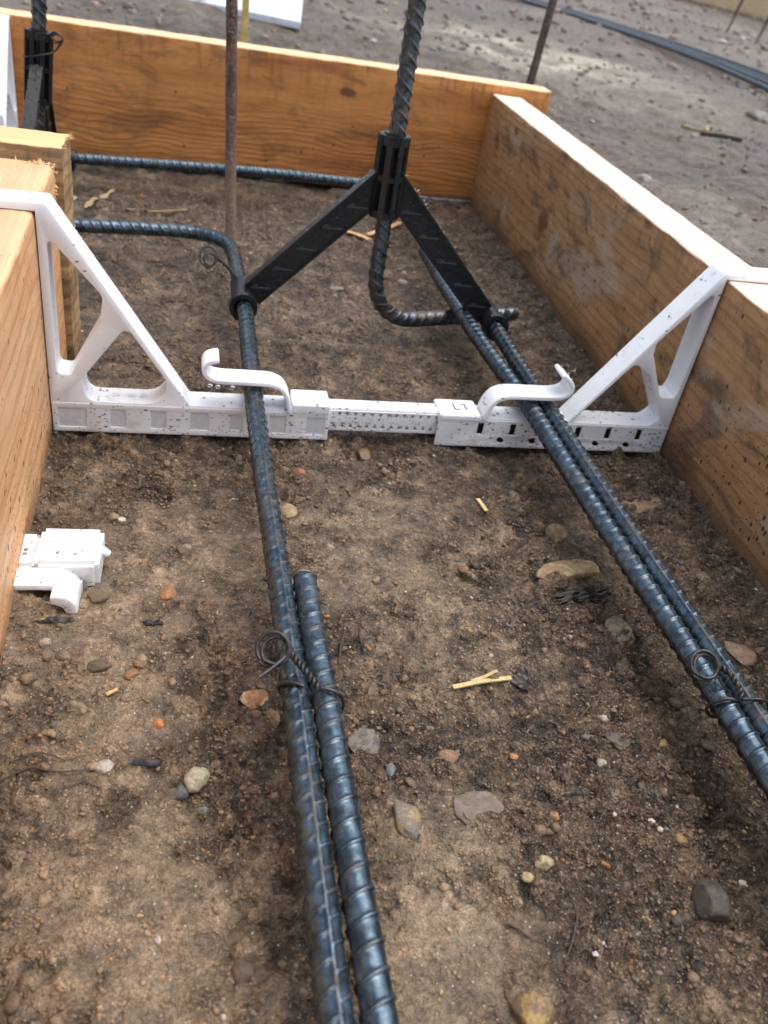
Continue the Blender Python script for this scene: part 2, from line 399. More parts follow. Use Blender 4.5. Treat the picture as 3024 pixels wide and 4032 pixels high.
def rebar_mat(name='rebar_steel', rust=.35, mud=.3, base=((.042, .064, .082), (.118, .168, .212))):
    m = M(name); p = m.pos(); rib = m.attr('rib').outputs['Fac']
    n = m.noise(p, .12, 5, .65); f = m.noise(p, .9, 4, .7)
    c = m.mix(m.ramp(m.noise(p, .2, 3, .6), .3, .7), *base)
    edge = m.ma('MULTIPLY', m.ramp(rib, .02, .25), m.ramp(rib, .85, .5))
    c = m.mix(m.ma('MULTIPLY', edge, .5), c, m.mix(m.ramp(n, .4, .65), (.012, .012, .013), (.05, .03, .018)))  # rib flanks painted dark for occlusion shade and dirt
    mf = m.noise(p, .045, 5, .72); mg = m.ma('ADD', m.ma('MULTIPLY', m.ramp(rib, .02, .3), .12), mf)
    c = m.mix(m.ma('MULTIPLY', m.ramp(mg, .56, .7), mud), c, (.16, .12, .085))
    c = m.mix(m.ma('MULTIPLY', m.ramp(m.noise(p, .085, 5, .75), .6, .74), rust), c, (.13, .06, .03))
    c = m.mix(m.ma('MULTIPLY', m.ramp(f, .62, .7), m.ma('MULTIPLY', m.ramp(mf, .42, .6), .8)), c, (.025, .024, .025))
    c = m.mix(m.ma('MULTIPLY', m.ramp(m.noise(p, .4, 4, .7), .66, .74), .25), c, (.17, .15, .13))
    r = m.ma('ADD', m.ma('ADD', .1, m.ma('MULTIPLY', m.noise(p, .12, 4, .65), .3)), m.ma('MULTIPLY', m.ramp(mg, .55, .7), .3))
    b = m.bump(m.noise(p, .3, 4, .65), .16, .5)
    return m.out(c, r, b, Metallic=.8)

def rusty_mat(name, a, b_, pale):
    m = M(name); p = m.pos((1, 1, .35)); n = m.noise(p, .12, 5, .7); f = m.noise(m.pos(), .5, 5, .75)
    c = m.mix(m.ramp(n, .35, .65), a, b_)
    c = m.mix(m.ramp(f, .52, .64), c, pale)
    tc = m.n('SeparateXYZ'); m.l(m.pos(), tc.inputs[0])
    c = m.mix(m.ma('MULTIPLY', m.ramp(tc.outputs[2], 150, 60), .6), c, m.mix(m.ramp(f, .35, .6), (.3, .22, .15), (.5, .4, .29)))
    return m.out(c, .55, m.bump(f, .6, 1.0), Metallic=.2)

def white_mat(name='white_plastic', clean=0):
    m = M(name); p = m.pos()
    v = m.voro(m.pos((.5, .5, 1)), .52); sp = m.n('SeparateColor'); m.l(v.outputs['Color'], sp.inputs[0])
    tc = m.n('SeparateXYZ'); m.l(p, tc.inputs[0])
    th = m.ma('ADD', m.ma('ADD', .6, m.ma('MULTIPLY', m.ramp(m.noise(p, .035, 3, .6), .4, .62), .2)), m.ma('MULTIPLY', m.ramp(tc.outputs[2], 6, 34), .29)) if not clean else clean
    dot = m.ma('MULTIPLY', m.ma('GREATER_THAN', sp.outputs[0], th), m.ramp(v.outputs['Distance'], .42, .2))
    dot = m.ma('MULTIPLY', dot, m.ramp(m.noise(p, .9, 3), .35, .5))
    v2 = m.voro(m.pos((.45, .45, 1)), 1.0); s2 = m.n('SeparateColor'); m.l(v2.outputs['Color'], s2.inputs[0])
    d2 = m.ma('MULTIPLY', m.ma('GREATER_THAN', s2.outputs[0], m.ma('ADD', th, .06)), m.ramp(v2.outputs['Distance'], .4, .25))
    film = m.ma('MULTIPLY', m.ramp(m.noise(p, .07, 5, .7), .5, .7), m.ramp(tc.outputs[2], 40, 0))
    c = m.mix(m.ma('MULTIPLY', film, .5), (.87, .895, .93), (.5, .42, .33))
    c = m.mix(m.ma('MAXIMUM', dot, m.ma('MULTIPLY', d2, .8)), c, m.mix(m.noise(p, .25), (.05, .035, .025), (.2, .13, .08)))
    m.b.inputs['Subsurface Weight'].default_value = .35; m.b.inputs['Subsurface Radius'].default_value = (.0035, .0037, .004); m.b.inputs['Subsurface Scale'].default_value = 1
    return m.out(c, m.ma('ADD', .25, m.ma('MULTIPLY', m.noise(p, .2), .25)), m.bump(m.noise(p, .12, 3), .08, 1.2))

def plain(name, c, rough=.4, metallic=0, bump=.2, bs=.6, var=.25, spec=.5):
    m = M(name); p = m.pos(); n = m.noise(p, bs, 4, .7)
    cc = m.mix(m.ramp(n, .25, .75), tuple(q * (1 - var) for q in c), tuple(min(1, q * (1 + var)) for q in c))
    m.b.inputs['Specular IOR Level'].default_value = spec
    return m.out(cc, m.ma('ADD', rough - .08, m.ma('MULTIPLY', m.noise(p, .3), .2)), m.bump(n, bump, .6), Metallic=metallic)

def black_mat():
    m = M('black_plastic'); p = m.pos()
    n = m.noise(p, .35, 4, .7)
    c = m.mix(m.ramp(n, .4, .7), (.006, .007, .009), (.016, .018, .021))
    c = m.mix(m.ma('MULTIPLY', m.ramp(m.noise(p, .1, 5, .7), .58, .75), .3), c, (.07, .06, .05))
    drops = m.voro(p, .32); dh = m.n('SeparateColor'); m.l(drops.outputs['Color'], dh.inputs[0])
    drop = m.ma('MULTIPLY', m.ma('GREATER_THAN', dh.outputs[0], .55), m.ramp(drops.outputs['Distance'], .4, .05))
    b = m.bump(drop, .6, 1.0); b = m.bump(n, .2, .5, b)
    return m.out(c, m.ma('ADD', .22, m.ma('MULTIPLY', m.noise(p, .2), .25)), b)

MUD, GRAVEL, STONE = ground_mat(), gravel_mat(), stone_mat()
W_BACK = wood_mat('wet_fir_back', (.7, .31, .092), (.53, .205, .052), (.2, .06, .016), ring=.17, ringamt=.55, lo=1, stain=.42, speck=.14, top=(.95, .66, .38), redstreak=.6, warpamt=30, knots=((560, 108, 6),))
W_RIGHT = wood_mat('wet_fir_right', (.52, .3, .138), (.4, .22, .096), (.13, .055, .024), ring=.12, ringamt=.3, smear=.75, stain=.7, speck=1.05, top=(.96, .78, .62), redstreak=.15, knots=((250, 60, 9), (112, 112, 5)))
W_LEFT = wood_mat('wet_fir_left', (.8, .49, .26), (.73, .385, .18), (.46, .19, .07), ring=.09, ringamt=.4, stain=.1, speck=.95, top=(.86, .52, .29), redstreak=.25)
W_CROSS = wood_mat('wet_fir_cross', (.6, .4, .2), (.42, .27, .14), (.16, .08, .035), ring=.1, ringamt=.6, stain=.4, speck=.5, top=(.88, .62, .3), redstreak=.1)
W_FAR = wood_mat('wet_fir_far', (.9, .7, .42), (.8, .6, .34), (.3, .18, .08), ring=.03, ringamt=.3, stain=.1, speck=.05)
W_CHIP = plain('fresh_splinter', (.62, .37, .17), .6, bump=.5, var=.35)
STRAW = plain('yellow_straw', (.55, .42, .19), .5, bs=.4)
STRAWDULL = plain('dull_straw', (.36, .27, .14), .6, bs=.4)
ROOT = plain('dark_root', (.06, .042, .028), .6, bs=.7, var=.5)
BARK = plain('black_bark', (.014, .012, .012), .38, bump=.9, bs=.35, var=.5)
LEAF = plain('wet_leaf', (.03, .022, .017), .28, bump=.7, bs=.5, var=.6)
STEEL = rebar_mat()
STEEL_OLD = rebar_mat('muddy_rebar_steel', rust=.5, mud=.6, base=((.06, .076, .09), (.17, .195, .22)))
STEEL_FAR = plain('dull_far_steel', (.075, .088, .105), .4, metallic=.5, bs=.05, var=.4)
CUT = plain('cut_steel', (.5, .44, .36), .35, metallic=.6, bs=.5)
WIRE = plain('tie_wire_steel', (.062, .056, .054), .36, metallic=.6, var=.5, bs=.5)
RUST = rusty_mat('rusty_stake', (.075, .04, .032), (.19, .095, .065), (.36, .3, .27))
RUST2 = rusty_mat('dark_stake', (.05, .04, .032), (.12, .1, .085), (.17, .15, .13))
YELLOW = plain('yellow_plastic', (.62, .5, .17), .4, bs=.08)
SHEET = plain('white_sheet', (.72, .76, .8), .35, bs=.05, var=.12)
WHITE, BLACK = white_mat(), black_mat()
WHITE2 = white_mat('white_fragment_plastic', .9)
TICK = plain('highlit_black_plastic', (.06, .064, .07), .32, bs=.4)  # greyer copy of the black plastic, painting edge highlights on the arm ticks
TINT = plain('white_plastic_recess', (.68, .69, .71), .4, bs=.2, var=.1)
INK = plain('blue_grey_ink', (.1, .12, .26), .5)
FILL = plain('dirty_white_plastic', (.62, .58, .52), .6, bs=.35, var=.5)
GAP = plain('mud_in_gap', (.05, .034, .024), .8, bs=.4)
def water_mat():
    m = M('water'); m.b.inputs['Transmission Weight'].default_value = 1; m.b.inputs['IOR'].default_value = 1.33
    return m.out((1, 1, 1), .02)
WATER = water_mat()

# ------------------------------------------------------------------ ground: one graded sheet to the horizon
def axis(core0, core1, lo, hi, step, k1, d1, k2):
    xs = list(np.arange(core0, core1, step)); 
    up = []; x = core1; 
    while x < hi:
        up.append(x); d = x - core1
        x += step + k1 * min(d, d1) + k2 * max(0, d - d1)
    dn = []; x = core0
    while x > lo:
        d = core0 - x; x -= step + k1 * min(d, d1) + k2 * max(0, d - d1); dn.append(x)
    return np.array(dn[::-1] + xs + up + [hi])
gx = axis(-95, 322, -150000, 150000, .95, .014, 700, .05)
gy = axis(80, 420, -20000, 250000, .95, .0042, 1600, .03)
X, Y = np.meshgrid(gx, gy)
sp = np.maximum(np.gradient(gx)[None, :], np.gradient(gy)[:, None] * .7)
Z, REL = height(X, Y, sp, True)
nx, ny = len(gx), len(gy)
idx = np.arange(nx * ny).reshape(ny, nx)
F = np.stack([idx[:-1, :-1], idx[:-1, 1:], idx[1:, 1:], idx[1:, :-1]], -1).reshape(-1, 4)
tan, dark, grey, pale = ground_masks(X, Y)
def hz(x, y, far=False):
    """ground height read off the finished sheet"""
    x = np.asarray(x, float); y = np.asarray(y, float)
    i = np.clip(np.searchsorted(gx, x) - 1, 0, nx - 2); j = np.clip(np.searchsorted(gy, y) - 1, 0, ny - 2)
    u = (x - gx[i]) / (gx[i + 1] - gx[i]); v = (y - gy[j]) / (gy[j + 1] - gy[j])
    r_ = (Z[j, i] * (1 - u) + Z[j, i + 1] * u) * (1 - v) + (Z[j + 1, i] * (1 - u) + Z[j + 1, i + 1] * u) * v
    return float(r_) if r_.ndim == 0 else r_
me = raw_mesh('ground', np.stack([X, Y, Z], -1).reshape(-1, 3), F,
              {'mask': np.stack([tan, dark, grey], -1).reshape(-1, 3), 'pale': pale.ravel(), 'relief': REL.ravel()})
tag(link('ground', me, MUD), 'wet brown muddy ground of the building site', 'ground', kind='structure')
print('ground verts', nx, ny)

# ------------------------------------------------------------------ loose grit: nobody could count it
PAL = np.array([(.12, .078, .047), (.085, .055, .034), (.17, .115, .07), (.05, .034, .024), (.23, .16, .1), (.3, .21, .13), (.18, .16, .14), (.36, .16, .05), (.45, .4, .33), (.1, .1, .1), (.33, .25, .12)])
PW = np.array([22, 20, 16, 13, 9, 4, 4, .9, .9, 2.5, 1.2]); PW = PW / PW.sum()
def grit(name, n, xr, yr, smin, smax, power, base, seed, keep=None, grey=False):
    r = np.random.default_rng(seed)
    x = r.uniform(*xr, n); y = r.uniform(*yr, n) if keep != 'persp' else yr[0] * (yr[1] / yr[0]) ** r.uniform(0, 1, n)
    if keep == 'persp': x = x * (y / yr[0])
    t, d, _, _ = ground_masks(x, y)
    clump = vnoise(x, y, 26, 71) * .6 + vnoise(x, y, 9, 72) * .4
    ok = r.uniform(0, 1, n) < np.clip(.45 + .9 * clump + .5 * d - .42 * t, .1, 1)
    if keep == 'trench': ok &= (x > -88) & (x < 318) & (y < 1045)
    if keep == 'persp': ok &= ~((x < 366) & (y < 1090))
    x, y, t = x[ok], y[ok], t[ok]; n = len(x)
    s = smin * (smax / smin) ** (r.uniform(0, 1, n) ** power)
    if keep == 'persp': s = s * np.clip(y / 1500, .6, 4)
    V0 = np.asarray(base[0]); F0 = np.array(base[1]); k = len(V0)
    q = r.normal(size=(n, 4)); q /= np.linalg.norm(q, axis=1)[:, None]
    w, a, b, c = q.T
    R = np.stack([1 - 2 * (b * b + c * c), 2 * (a * b - c * w), 2 * (a * c + b * w), 2 * (a * b + c * w), 1 - 2 * (a * a + c * c), 2 * (b * c - a * w), 2 * (a * c - b * w), 2 * (b * c + a * w), 1 - 2 * (a * a + b * b)], -1).reshape(n, 3, 3)
    sc = r.uniform(.55, 1.2, (n, 1, 3)) * s[:, None, None]
    V = V0[None] * r.uniform(.72, 1.22, (n, k, 1)) * sc
    V = np.einsum('nij,nkj->nki', R, V)
    V[:, :, 2] *= .75
    V += np.stack([x, y, hz(x, y) + s * (.12 if not grey else -.3)], -1)[:, None]
    Fs = (F0[None] + (np.arange(n) * k)[:, None, None]).reshape(-1, 3)
    ci = r.choice(len(PAL), n, p=PW); C = PAL[ci] * r.uniform(.75, 1.3, (n, 1))
    base_c = np.array((.15, .1, .062))[None] * (1 - t[:, None]) + np.array((.29, .2, .12))[None] * t[:, None]
    if grey:
        P2 = np.array([(.36, .17, .06), (.42, .26, .11), (.05, .05, .052), (.1, .1, .095), (.5, .43, .33), (.2, .11, .06), (.3, .22, .15), (.13, .14, .14)])
        ci = r.choice(len(P2), n, p=[.17, .14, .16, .12, .09, .12, .13, .07]) + 10; C = P2[ci - 10] * r.uniform(.5, .9, (n, 1)) + np.array((.03, .02, .012))
    C = np.where((ci < 6)[:, None], base_c * r.uniform(.7, 1.35, (n, 1)), C)
    if keep == 'persp':
        C = (C * .5 + C.mean(1, keepdims=True) * .5) * 1.25 + np.array((.045, .036, .028))
    C = np.repeat(C, k, 0)
    me = raw_mesh(name, V.reshape(-1, 3), Fs, {'Col': C})
    return tag(link(name, me, GRAVEL), 'loose grit and mud crumbs strewn over the ground', 'grit', kind='stuff')
ico0 = ico(1)
grit('fine_grit', 60000, (-88, 318), (75, 560), .33, 1.3, 1.9, ico0, 1, 'trench')
grit('coarse_grit', 2600, (-88, 318), (75, 1040), 1.0, 3.2, 2.4, ICO2, 2, 'trench')
grit('coarse_grit', 420, (-88, 318), (75, 420), .8, 3.2, 2.2, ICO2, 5, 'trench', True)
grit('fine_grit', 26000, (-88, 318), (540, 1045), .6, 1.9, 1.8, ico0, 3, 'trench')
grit('yard_grit', 24000, (-260, 1500), (900, 9000), 1.4, 9, 2.2, ico0, 4, 'persp')

# ------------------------------------------------------------------ form boards
def board_mesh(name, L, T, H, z0=0, seed=0, rad=2.2, step=3.0, wob=.35):
    r = np.random.default_rng(seed)
    pr = []
    for cx, cz, a0 in ((T - rad, H - rad, 0), (rad, H - rad, 90), (rad, z0 + rad, 180), (T - rad, z0 + rad, 270)):
        for k in range(5):
            a = math.radians(a0 + 90 * k / 4); pr.append((cx + rad * math.cos(a), cz + rad * math.sin(a)))
        nxt = {0: (rad, H), 90: (0, z0 + rad), 180: (T - rad, z0), 270: (T, H - rad)}[a0]
        last = pr[-1]
        for k in range(1, 8):
            t = k / 8; pr.append((last[0] * (1 - t) + nxt[0] * t, last[1] * (1 - t) + nxt[1] * t))
    pr = np.array(pr); n = len(pr); m = int(L / step) + 1
    xs = np.linspace(0, L, m)
    V = np.zeros((m, n, 3)); V[:, :, 0] = xs[:, None]; V[:, :, 1] = pr[None, :, 0]; V[:, :, 2] = pr[None, :, 1]
    pid = np.arange(n)[None] * 7.0 + 0 * xs[:, None]; xx = xs[:, None] + 0 * pid
    dn = vnoise(xx, pid, 18, seed + 60) * .6 + vnoise(xx, pid, 6, seed + 61) * .4
    cy, cz = T / 2, (H + z0) / 2
    V[:, :, 1] += dn * wob * np.sign(V[:, :, 1] - cy); V[:, :, 2] += dn * wob * 1.2 * np.sign(V[:, :, 2] - cz)
    V[:, :, 2] += vnoise(xx, 0 * xx, 300, seed + 63) * .8
    V[0, :, 0] += r.uniform(-.25, .25, n); V[-1, :, 0] += r.uniform(-.25, .25, n)
    V = V.reshape(-1, 3)
    F = [(i * n + j, i * n + (j + 1) % n, (i + 1) * n + (j + 1) % n, (i + 1) * n + j) for i in range(m - 1) for j in range(n)]
    F += [list(range(n)), list(range((m - 1) * n, m * n))[::-1]]
    me = raw_mesh(name, V, F)
    bm = bmesh.new(); bm.from_mesh(me); bmesh.ops.recalc_face_normals(bm, faces=bm.faces); bm.to_mesh(me); bm.free()
    me.polygons.foreach_set('use_smooth', np.ones(len(me.polygons), dtype=bool)); me.set_sharp_from_angle(angle=math.radians(50))
    return me

BG = 'timber form boards of the footing'
b = link('form_board', board_mesh('back_board', 800, 35, 137.5, 3, 1), W_BACK, loc=(-408, 1046, 0), rot=(0, 0, .0115))
tag(b, 'orange wet timber form board closing the far end of the trench', 'form board', BG)
b = link('form_board', board_mesh('right_board', 1090, 36, 128, -9, 2), W_RIGHT, loc=(320, 1049.5, 0), rot=(0, 0, -math.pi / 2))
tag(b, 'long brown form board on the right, smeared with pale mud and dark stains', 'form board', BG)
lb = empty('form_board', (-67.2, -50, 0), (0, 0, math.pi / 2 + .038))
tag(lb, 'pale orange form board at the left edge with a torn saw-cut end', 'form board', BG)
link('plank', board_mesh('left_board', 604, 37, 131.5, -9, 3, rad=3), W_LEFT, lb)
g = G()
r = np.random.default_rng(5)
for k in range(150):      # torn fibres along the cut end
    y = r.uniform(0, 36) if r.uniform() < .7 else r.uniform(0, 10)
    z = 131.5 - abs(r.normal(0, 2)) if r.uniform() < .72 else 131.5 - r.uniform(0, 34)
    if z < 128: y = r.uniform(-.6, 1.5)
    L = r.uniform(1, 9) * (.25 + abs(float(vnoise(y, 0, 5, 12))) * 1.3); w = r.uniform(.4, 1.0) * (1 + 2.2 * (r.uniform() < .3))
    d = np.array([1, r.uniform(-.45, .45), r.uniform(-.15, .4)]); d /= np.linalg.norm(d)
    p0 = np.array([603.0 - r.uniform(0, 5), y, z]); p1 = p0 + d * L
    s = np.array([0, w, 0]); u = np.array([0, 0, w * .35])
    g.add([p0 - s, p0 + s, p0 + u, p1 + s * .1, p1 - s * .1 + u * .5], [(0, 1, 3), (1, 2, 4, 3), (2, 0, 3, 4), (0, 2, 1)])
link('splinter_fringe', g.mesh('splinter_fringe'), W_CHIP, lb)

cb = empty('form_board', (-86, 558, 0))
tag(cb, 'short butt-cut cross board behind the torn end of the left board', 'form board', BG)
link('plank', board_mesh('cross_board', 330, 36, 139.5, -6, 4, rad=1.6), W_CROSS, cb, loc=(-330, 0, 0))
g = G()
for k in range(46):
    y = r.uniform(20, 36) if k < 30 else r.uniform(2, 36); z = 139.5 - abs(r.normal(0, .8))
    if z < 136: y = r.choice([r.uniform(-.5, 2), r.uniform(34, 36.4)])
    L = r.uniform(1.2, 6); w = r.uniform(.4, 1.2)
    d = np.array([1, r.uniform(-.1, .6), r.uniform(-.3, .6)]); d /= np.linalg.norm(d)
    p0 = np.array([-1.0, y, z]); p1 = p0 + d * L
    s = np.array([0, w, 0]); u = np.array([0, 0, w * .4])
    g.add([p0 - s, p0 + s, p0 + u, p1 + s * .1, p1 - s * .1 + u * .5], [(0, 1, 3), (1, 2, 4, 3), (2, 0, 3, 4), (0, 2, 1)])
link('splinter_fringe', g.mesh('splinter_fringe'), W_CHIP, cb)

# ------------------------------------------------------------------ reinforcing bars
def rebar(name, pts, label, theta=0, seed=0, mat=None, fil=0, win=14, r0=5.25, rib=.75, sp=8.0, step=.6, n=40, cap0=False, cap1=False, slant=.5, group=None, worn=None):
    P, t = smooth_path(pts, step, win)
    T, U, B = frames(P)
    th = np.linspace(0, 2 * math.pi, n, endpoint=False)
    TH, TT = np.meshgrid(th, t)
    ph = (TH - theta) % (2 * math.pi); half = ph > math.pi; loc = ph % math.pi
    u = TT + slant * r0 * loc * np.where(half, 1, 1) + np.where(half, sp * .5, 0)
    d = np.abs((u % sp) - sp / 2); w = 1.15
    f = np.clip(1 - d / w, 0, 1); f = f * f * (3 - 2 * f)
    edge = np.clip(np.minimum(loc, math.pi - loc) / .35, 0, 1)
    tr = f * (.35 + .65 * edge)
    dl = np.minimum(loc, math.pi - loc) * r0
    lg = np.clip(1 - dl / 1.35, 0, 1); lg = lg * lg * (3 - 2 * lg)
    h = np.maximum(tr, lg * .85)
    wear = 1 + .18 * vnoise(TT, TH * 6, 9, seed + 80)
    if worn:
        for c, wd in worn: wear = wear * (1 - .6 * np.exp(-((TT - c) / wd) ** 2))
    rr = r0 + rib * h * wear + .07 * vnoise(TT, TH * r0, 3, seed + 81)
    end = np.minimum(TT - t[0], t[-1] - TT); rr = rr - .9 * np.clip(1 - end / 1.2, 0, 1) ** 2
    V = P[:, None] + rr[..., None] * (np.cos(th)[None, :, None] * U[:, None] + np.sin(th)[None, :, None] * B[:, None])
    m = len(P); idx = np.arange(m * n).reshape(m, n)
    F = np.stack([idx[:-1], np.roll(idx, -1, 1)[:-1], np.roll(idx, -1, 1)[1:], idx[1:]], -1).reshape(-1, 4)
    # end discs
    V = np.concatenate([V.reshape(-1, 3), P[:1], P[-1:]])
    c0, c1 = m * n, m * n + 1
    e0 = np.stack([np.roll(idx[0], -1), idx[0], np.full(n, c0), np.full(n, c0)], -1)
    Fl = F.tolist() + [[int(np.roll(idx[0], -1)[j]), int(idx[0][j]), c0] for j in range(n)] + [[int(idx[-1][j]), int(np.roll(idx[-1], -1)[j]), c1] for j in range(n)]
    o0 = P[0] * np.array([1, 1, 0])
    me = raw_mesh(name, V - P[0], Fl, {'rib': np.concatenate([(h * wear).ravel(), [0, 0]])})
    bm = bmesh.new(); bm.from_mesh(me); bmesh.ops.recalc_face_normals(bm, faces=bm.faces); bm.to_mesh(me); bm.free()
    o = link(name, me, mat or STEEL, loc=P[0])
    tag(o, label, 'rebar', group)
    for flag, i, s in ((cap0, 0, -1), (cap1, -1, 1)):
        if flag:
            V2, F2 = [], []
            for rr_, off in ((r0 * .93, -.3), (r0 * .9, .5), (0.01, .75)):
                V2 += [P[i] + T[i] * s * off + rr_ * (math.cos(a) * U[i] + math.sin(a) * B[i]) * (1 + .05 * math.sin(3 * a)) - P[0] for a in np.linspace(0, 2 * math.pi, 20, endpoint=False)]
            for q in range(2): F2 += [(q * 20 + j, q * 20 + (j + 1) % 20, (q + 1) * 20 + (j + 1) % 20, (q + 1) * 20 + j) for j in range(20)]
            mm = raw_mesh('cut_end', V2, F2, angle=40)
            bm = bmesh.new(); bm.from_mesh(mm); bmesh.ops.recalc_face_normals(bm, faces=bm.faces); bm.to_mesh(mm); bm.free()
            link('cut_end', mm, CUT, o)
    return o

def fillet(pts, i, r, n=14):
    """round the i-th corner of a polyline"""
    P = [np.array(p, float) for p in pts]
    a, b, c = P[i - 1], P[i], P[i + 1]
    u = (a - b) / np.linalg.norm(a - b); v = (c - b) / np.linalg.norm(c - b)
    ang = math.acos(np.clip(np.dot(u, v), -1, 1)); d = r / math.tan(ang / 2)
    s, e = b + u * d, b + v * d
    ctr = b + (u + v) / np.linalg.norm(u + v) * (r / math.sin(ang / 2))
    arc = []
    for k in range(n + 1):
        t = k / n; w = (s - ctr) * math.sin((1 - t) * (math.pi - ang)) + (e - ctr) * math.sin(t * (math.pi - ang)); arc.append(ctr + w / math.sin(math.pi - ang))
    return P[:i] + arc + P[i + 1:]

RG = 'lengths of ribbed steel rebar in the trench'
Zb = 31
A = fillet([(-420, 722, Zb), (-108, 743, Zb), (-57, 751.5, Zb), (20, 759, Zb), (26.5, 640, Zb), (29.5, 590, Zb), (31, 470, Zb), (34, 370, Zb), (37, 300, Zb), (39.3, 235, Zb), (41, 150, Zb), (42, 107, Zb), (45, -80, Zb)], 3, 40)
rebar('rebar', A, 'long left rebar bent near the rusty stake and running under the left clip', theta=math.radians(-6), seed=1, group=RG, slant=-.55, rib=.68)
rebar('rebar', [(48.6, 296, Zb), (49.2, 262, Zb), (50.9, 226, Zb), (52, 183, Zb), (53, 148, Zb), (54, 118, Zb), (56.5, 40, Zb), (59, -80, Zb)],
      'shorter rebar with cut end mid-trench, lapped and wired to the left bar', theta=math.radians(70), seed=2, group=RG, cap0=True, slant=-.38, sp=8.4)
rebar('rebar', [(199, 768, Zb), (199.6, 690, Zb), (201.5, 611, Zb), (206, 545, Zb), (213.2, 472, Zb), (214.5, 400, Zb), (217, 330, Zb), (220.5, 254, Zb), (223, 188, Zb), (226, 80, Zb), (228, -60, Zb)],
      'inner bar of the right pair, its cut end beside the black chair arm', theta=math.radians(84), seed=3, group=RG, cap0=True, slant=-.2, sp=7.6)
D = fillet([(-420, 905, Zb), (-133, 944, Zb), (-24, 962, Zb), (74, 974, Zb), (218, 972, Zb), (222.5, 690, Zb), (223.2, 612, Zb), (223.5, 540, Zb), (225.6, 470, Zb), (226.9, 400, Zb), (229.2, 330, Zb), (232.6, 254, Zb), (235.0, 188, Zb), (238, 80, Zb), (240, -60, Zb)], 4, 40)
rebar('rebar', D, 'rebar along the back board, bending forward as outer bar of the right pair', theta=math.radians(20), seed=4, group=RG, slant=-.3, sp=7.8)
dw = fillet([(127, 620, 330), (127, 620, 19), (262, 663, 19)], 1, 38)
rebar('rebar_dowel', dw, 'upright grey rebar dowel in the middle black chair, foot bent to the right', theta=math.radians(40), seed=5, mat=STEEL_OLD, cap1=True, slant=.75, sp=8.6, rib=.95, r0=5.6, group='upright rebar dowels')
dw2 = fillet([(-156 + .09 * 330, 845, 330), (-156 + .09 * 19, 845, 19), (-270, 850, 19)], 1, 34)
rebar('rebar_dowel', dw2, 'upright rebar dowel at the upper left in the black chair there', theta=math.radians(40), seed=6, mat=STEEL_OLD, slant=.75, sp=8.6, rib=.95, r0=5.6, group='upright rebar dowels')

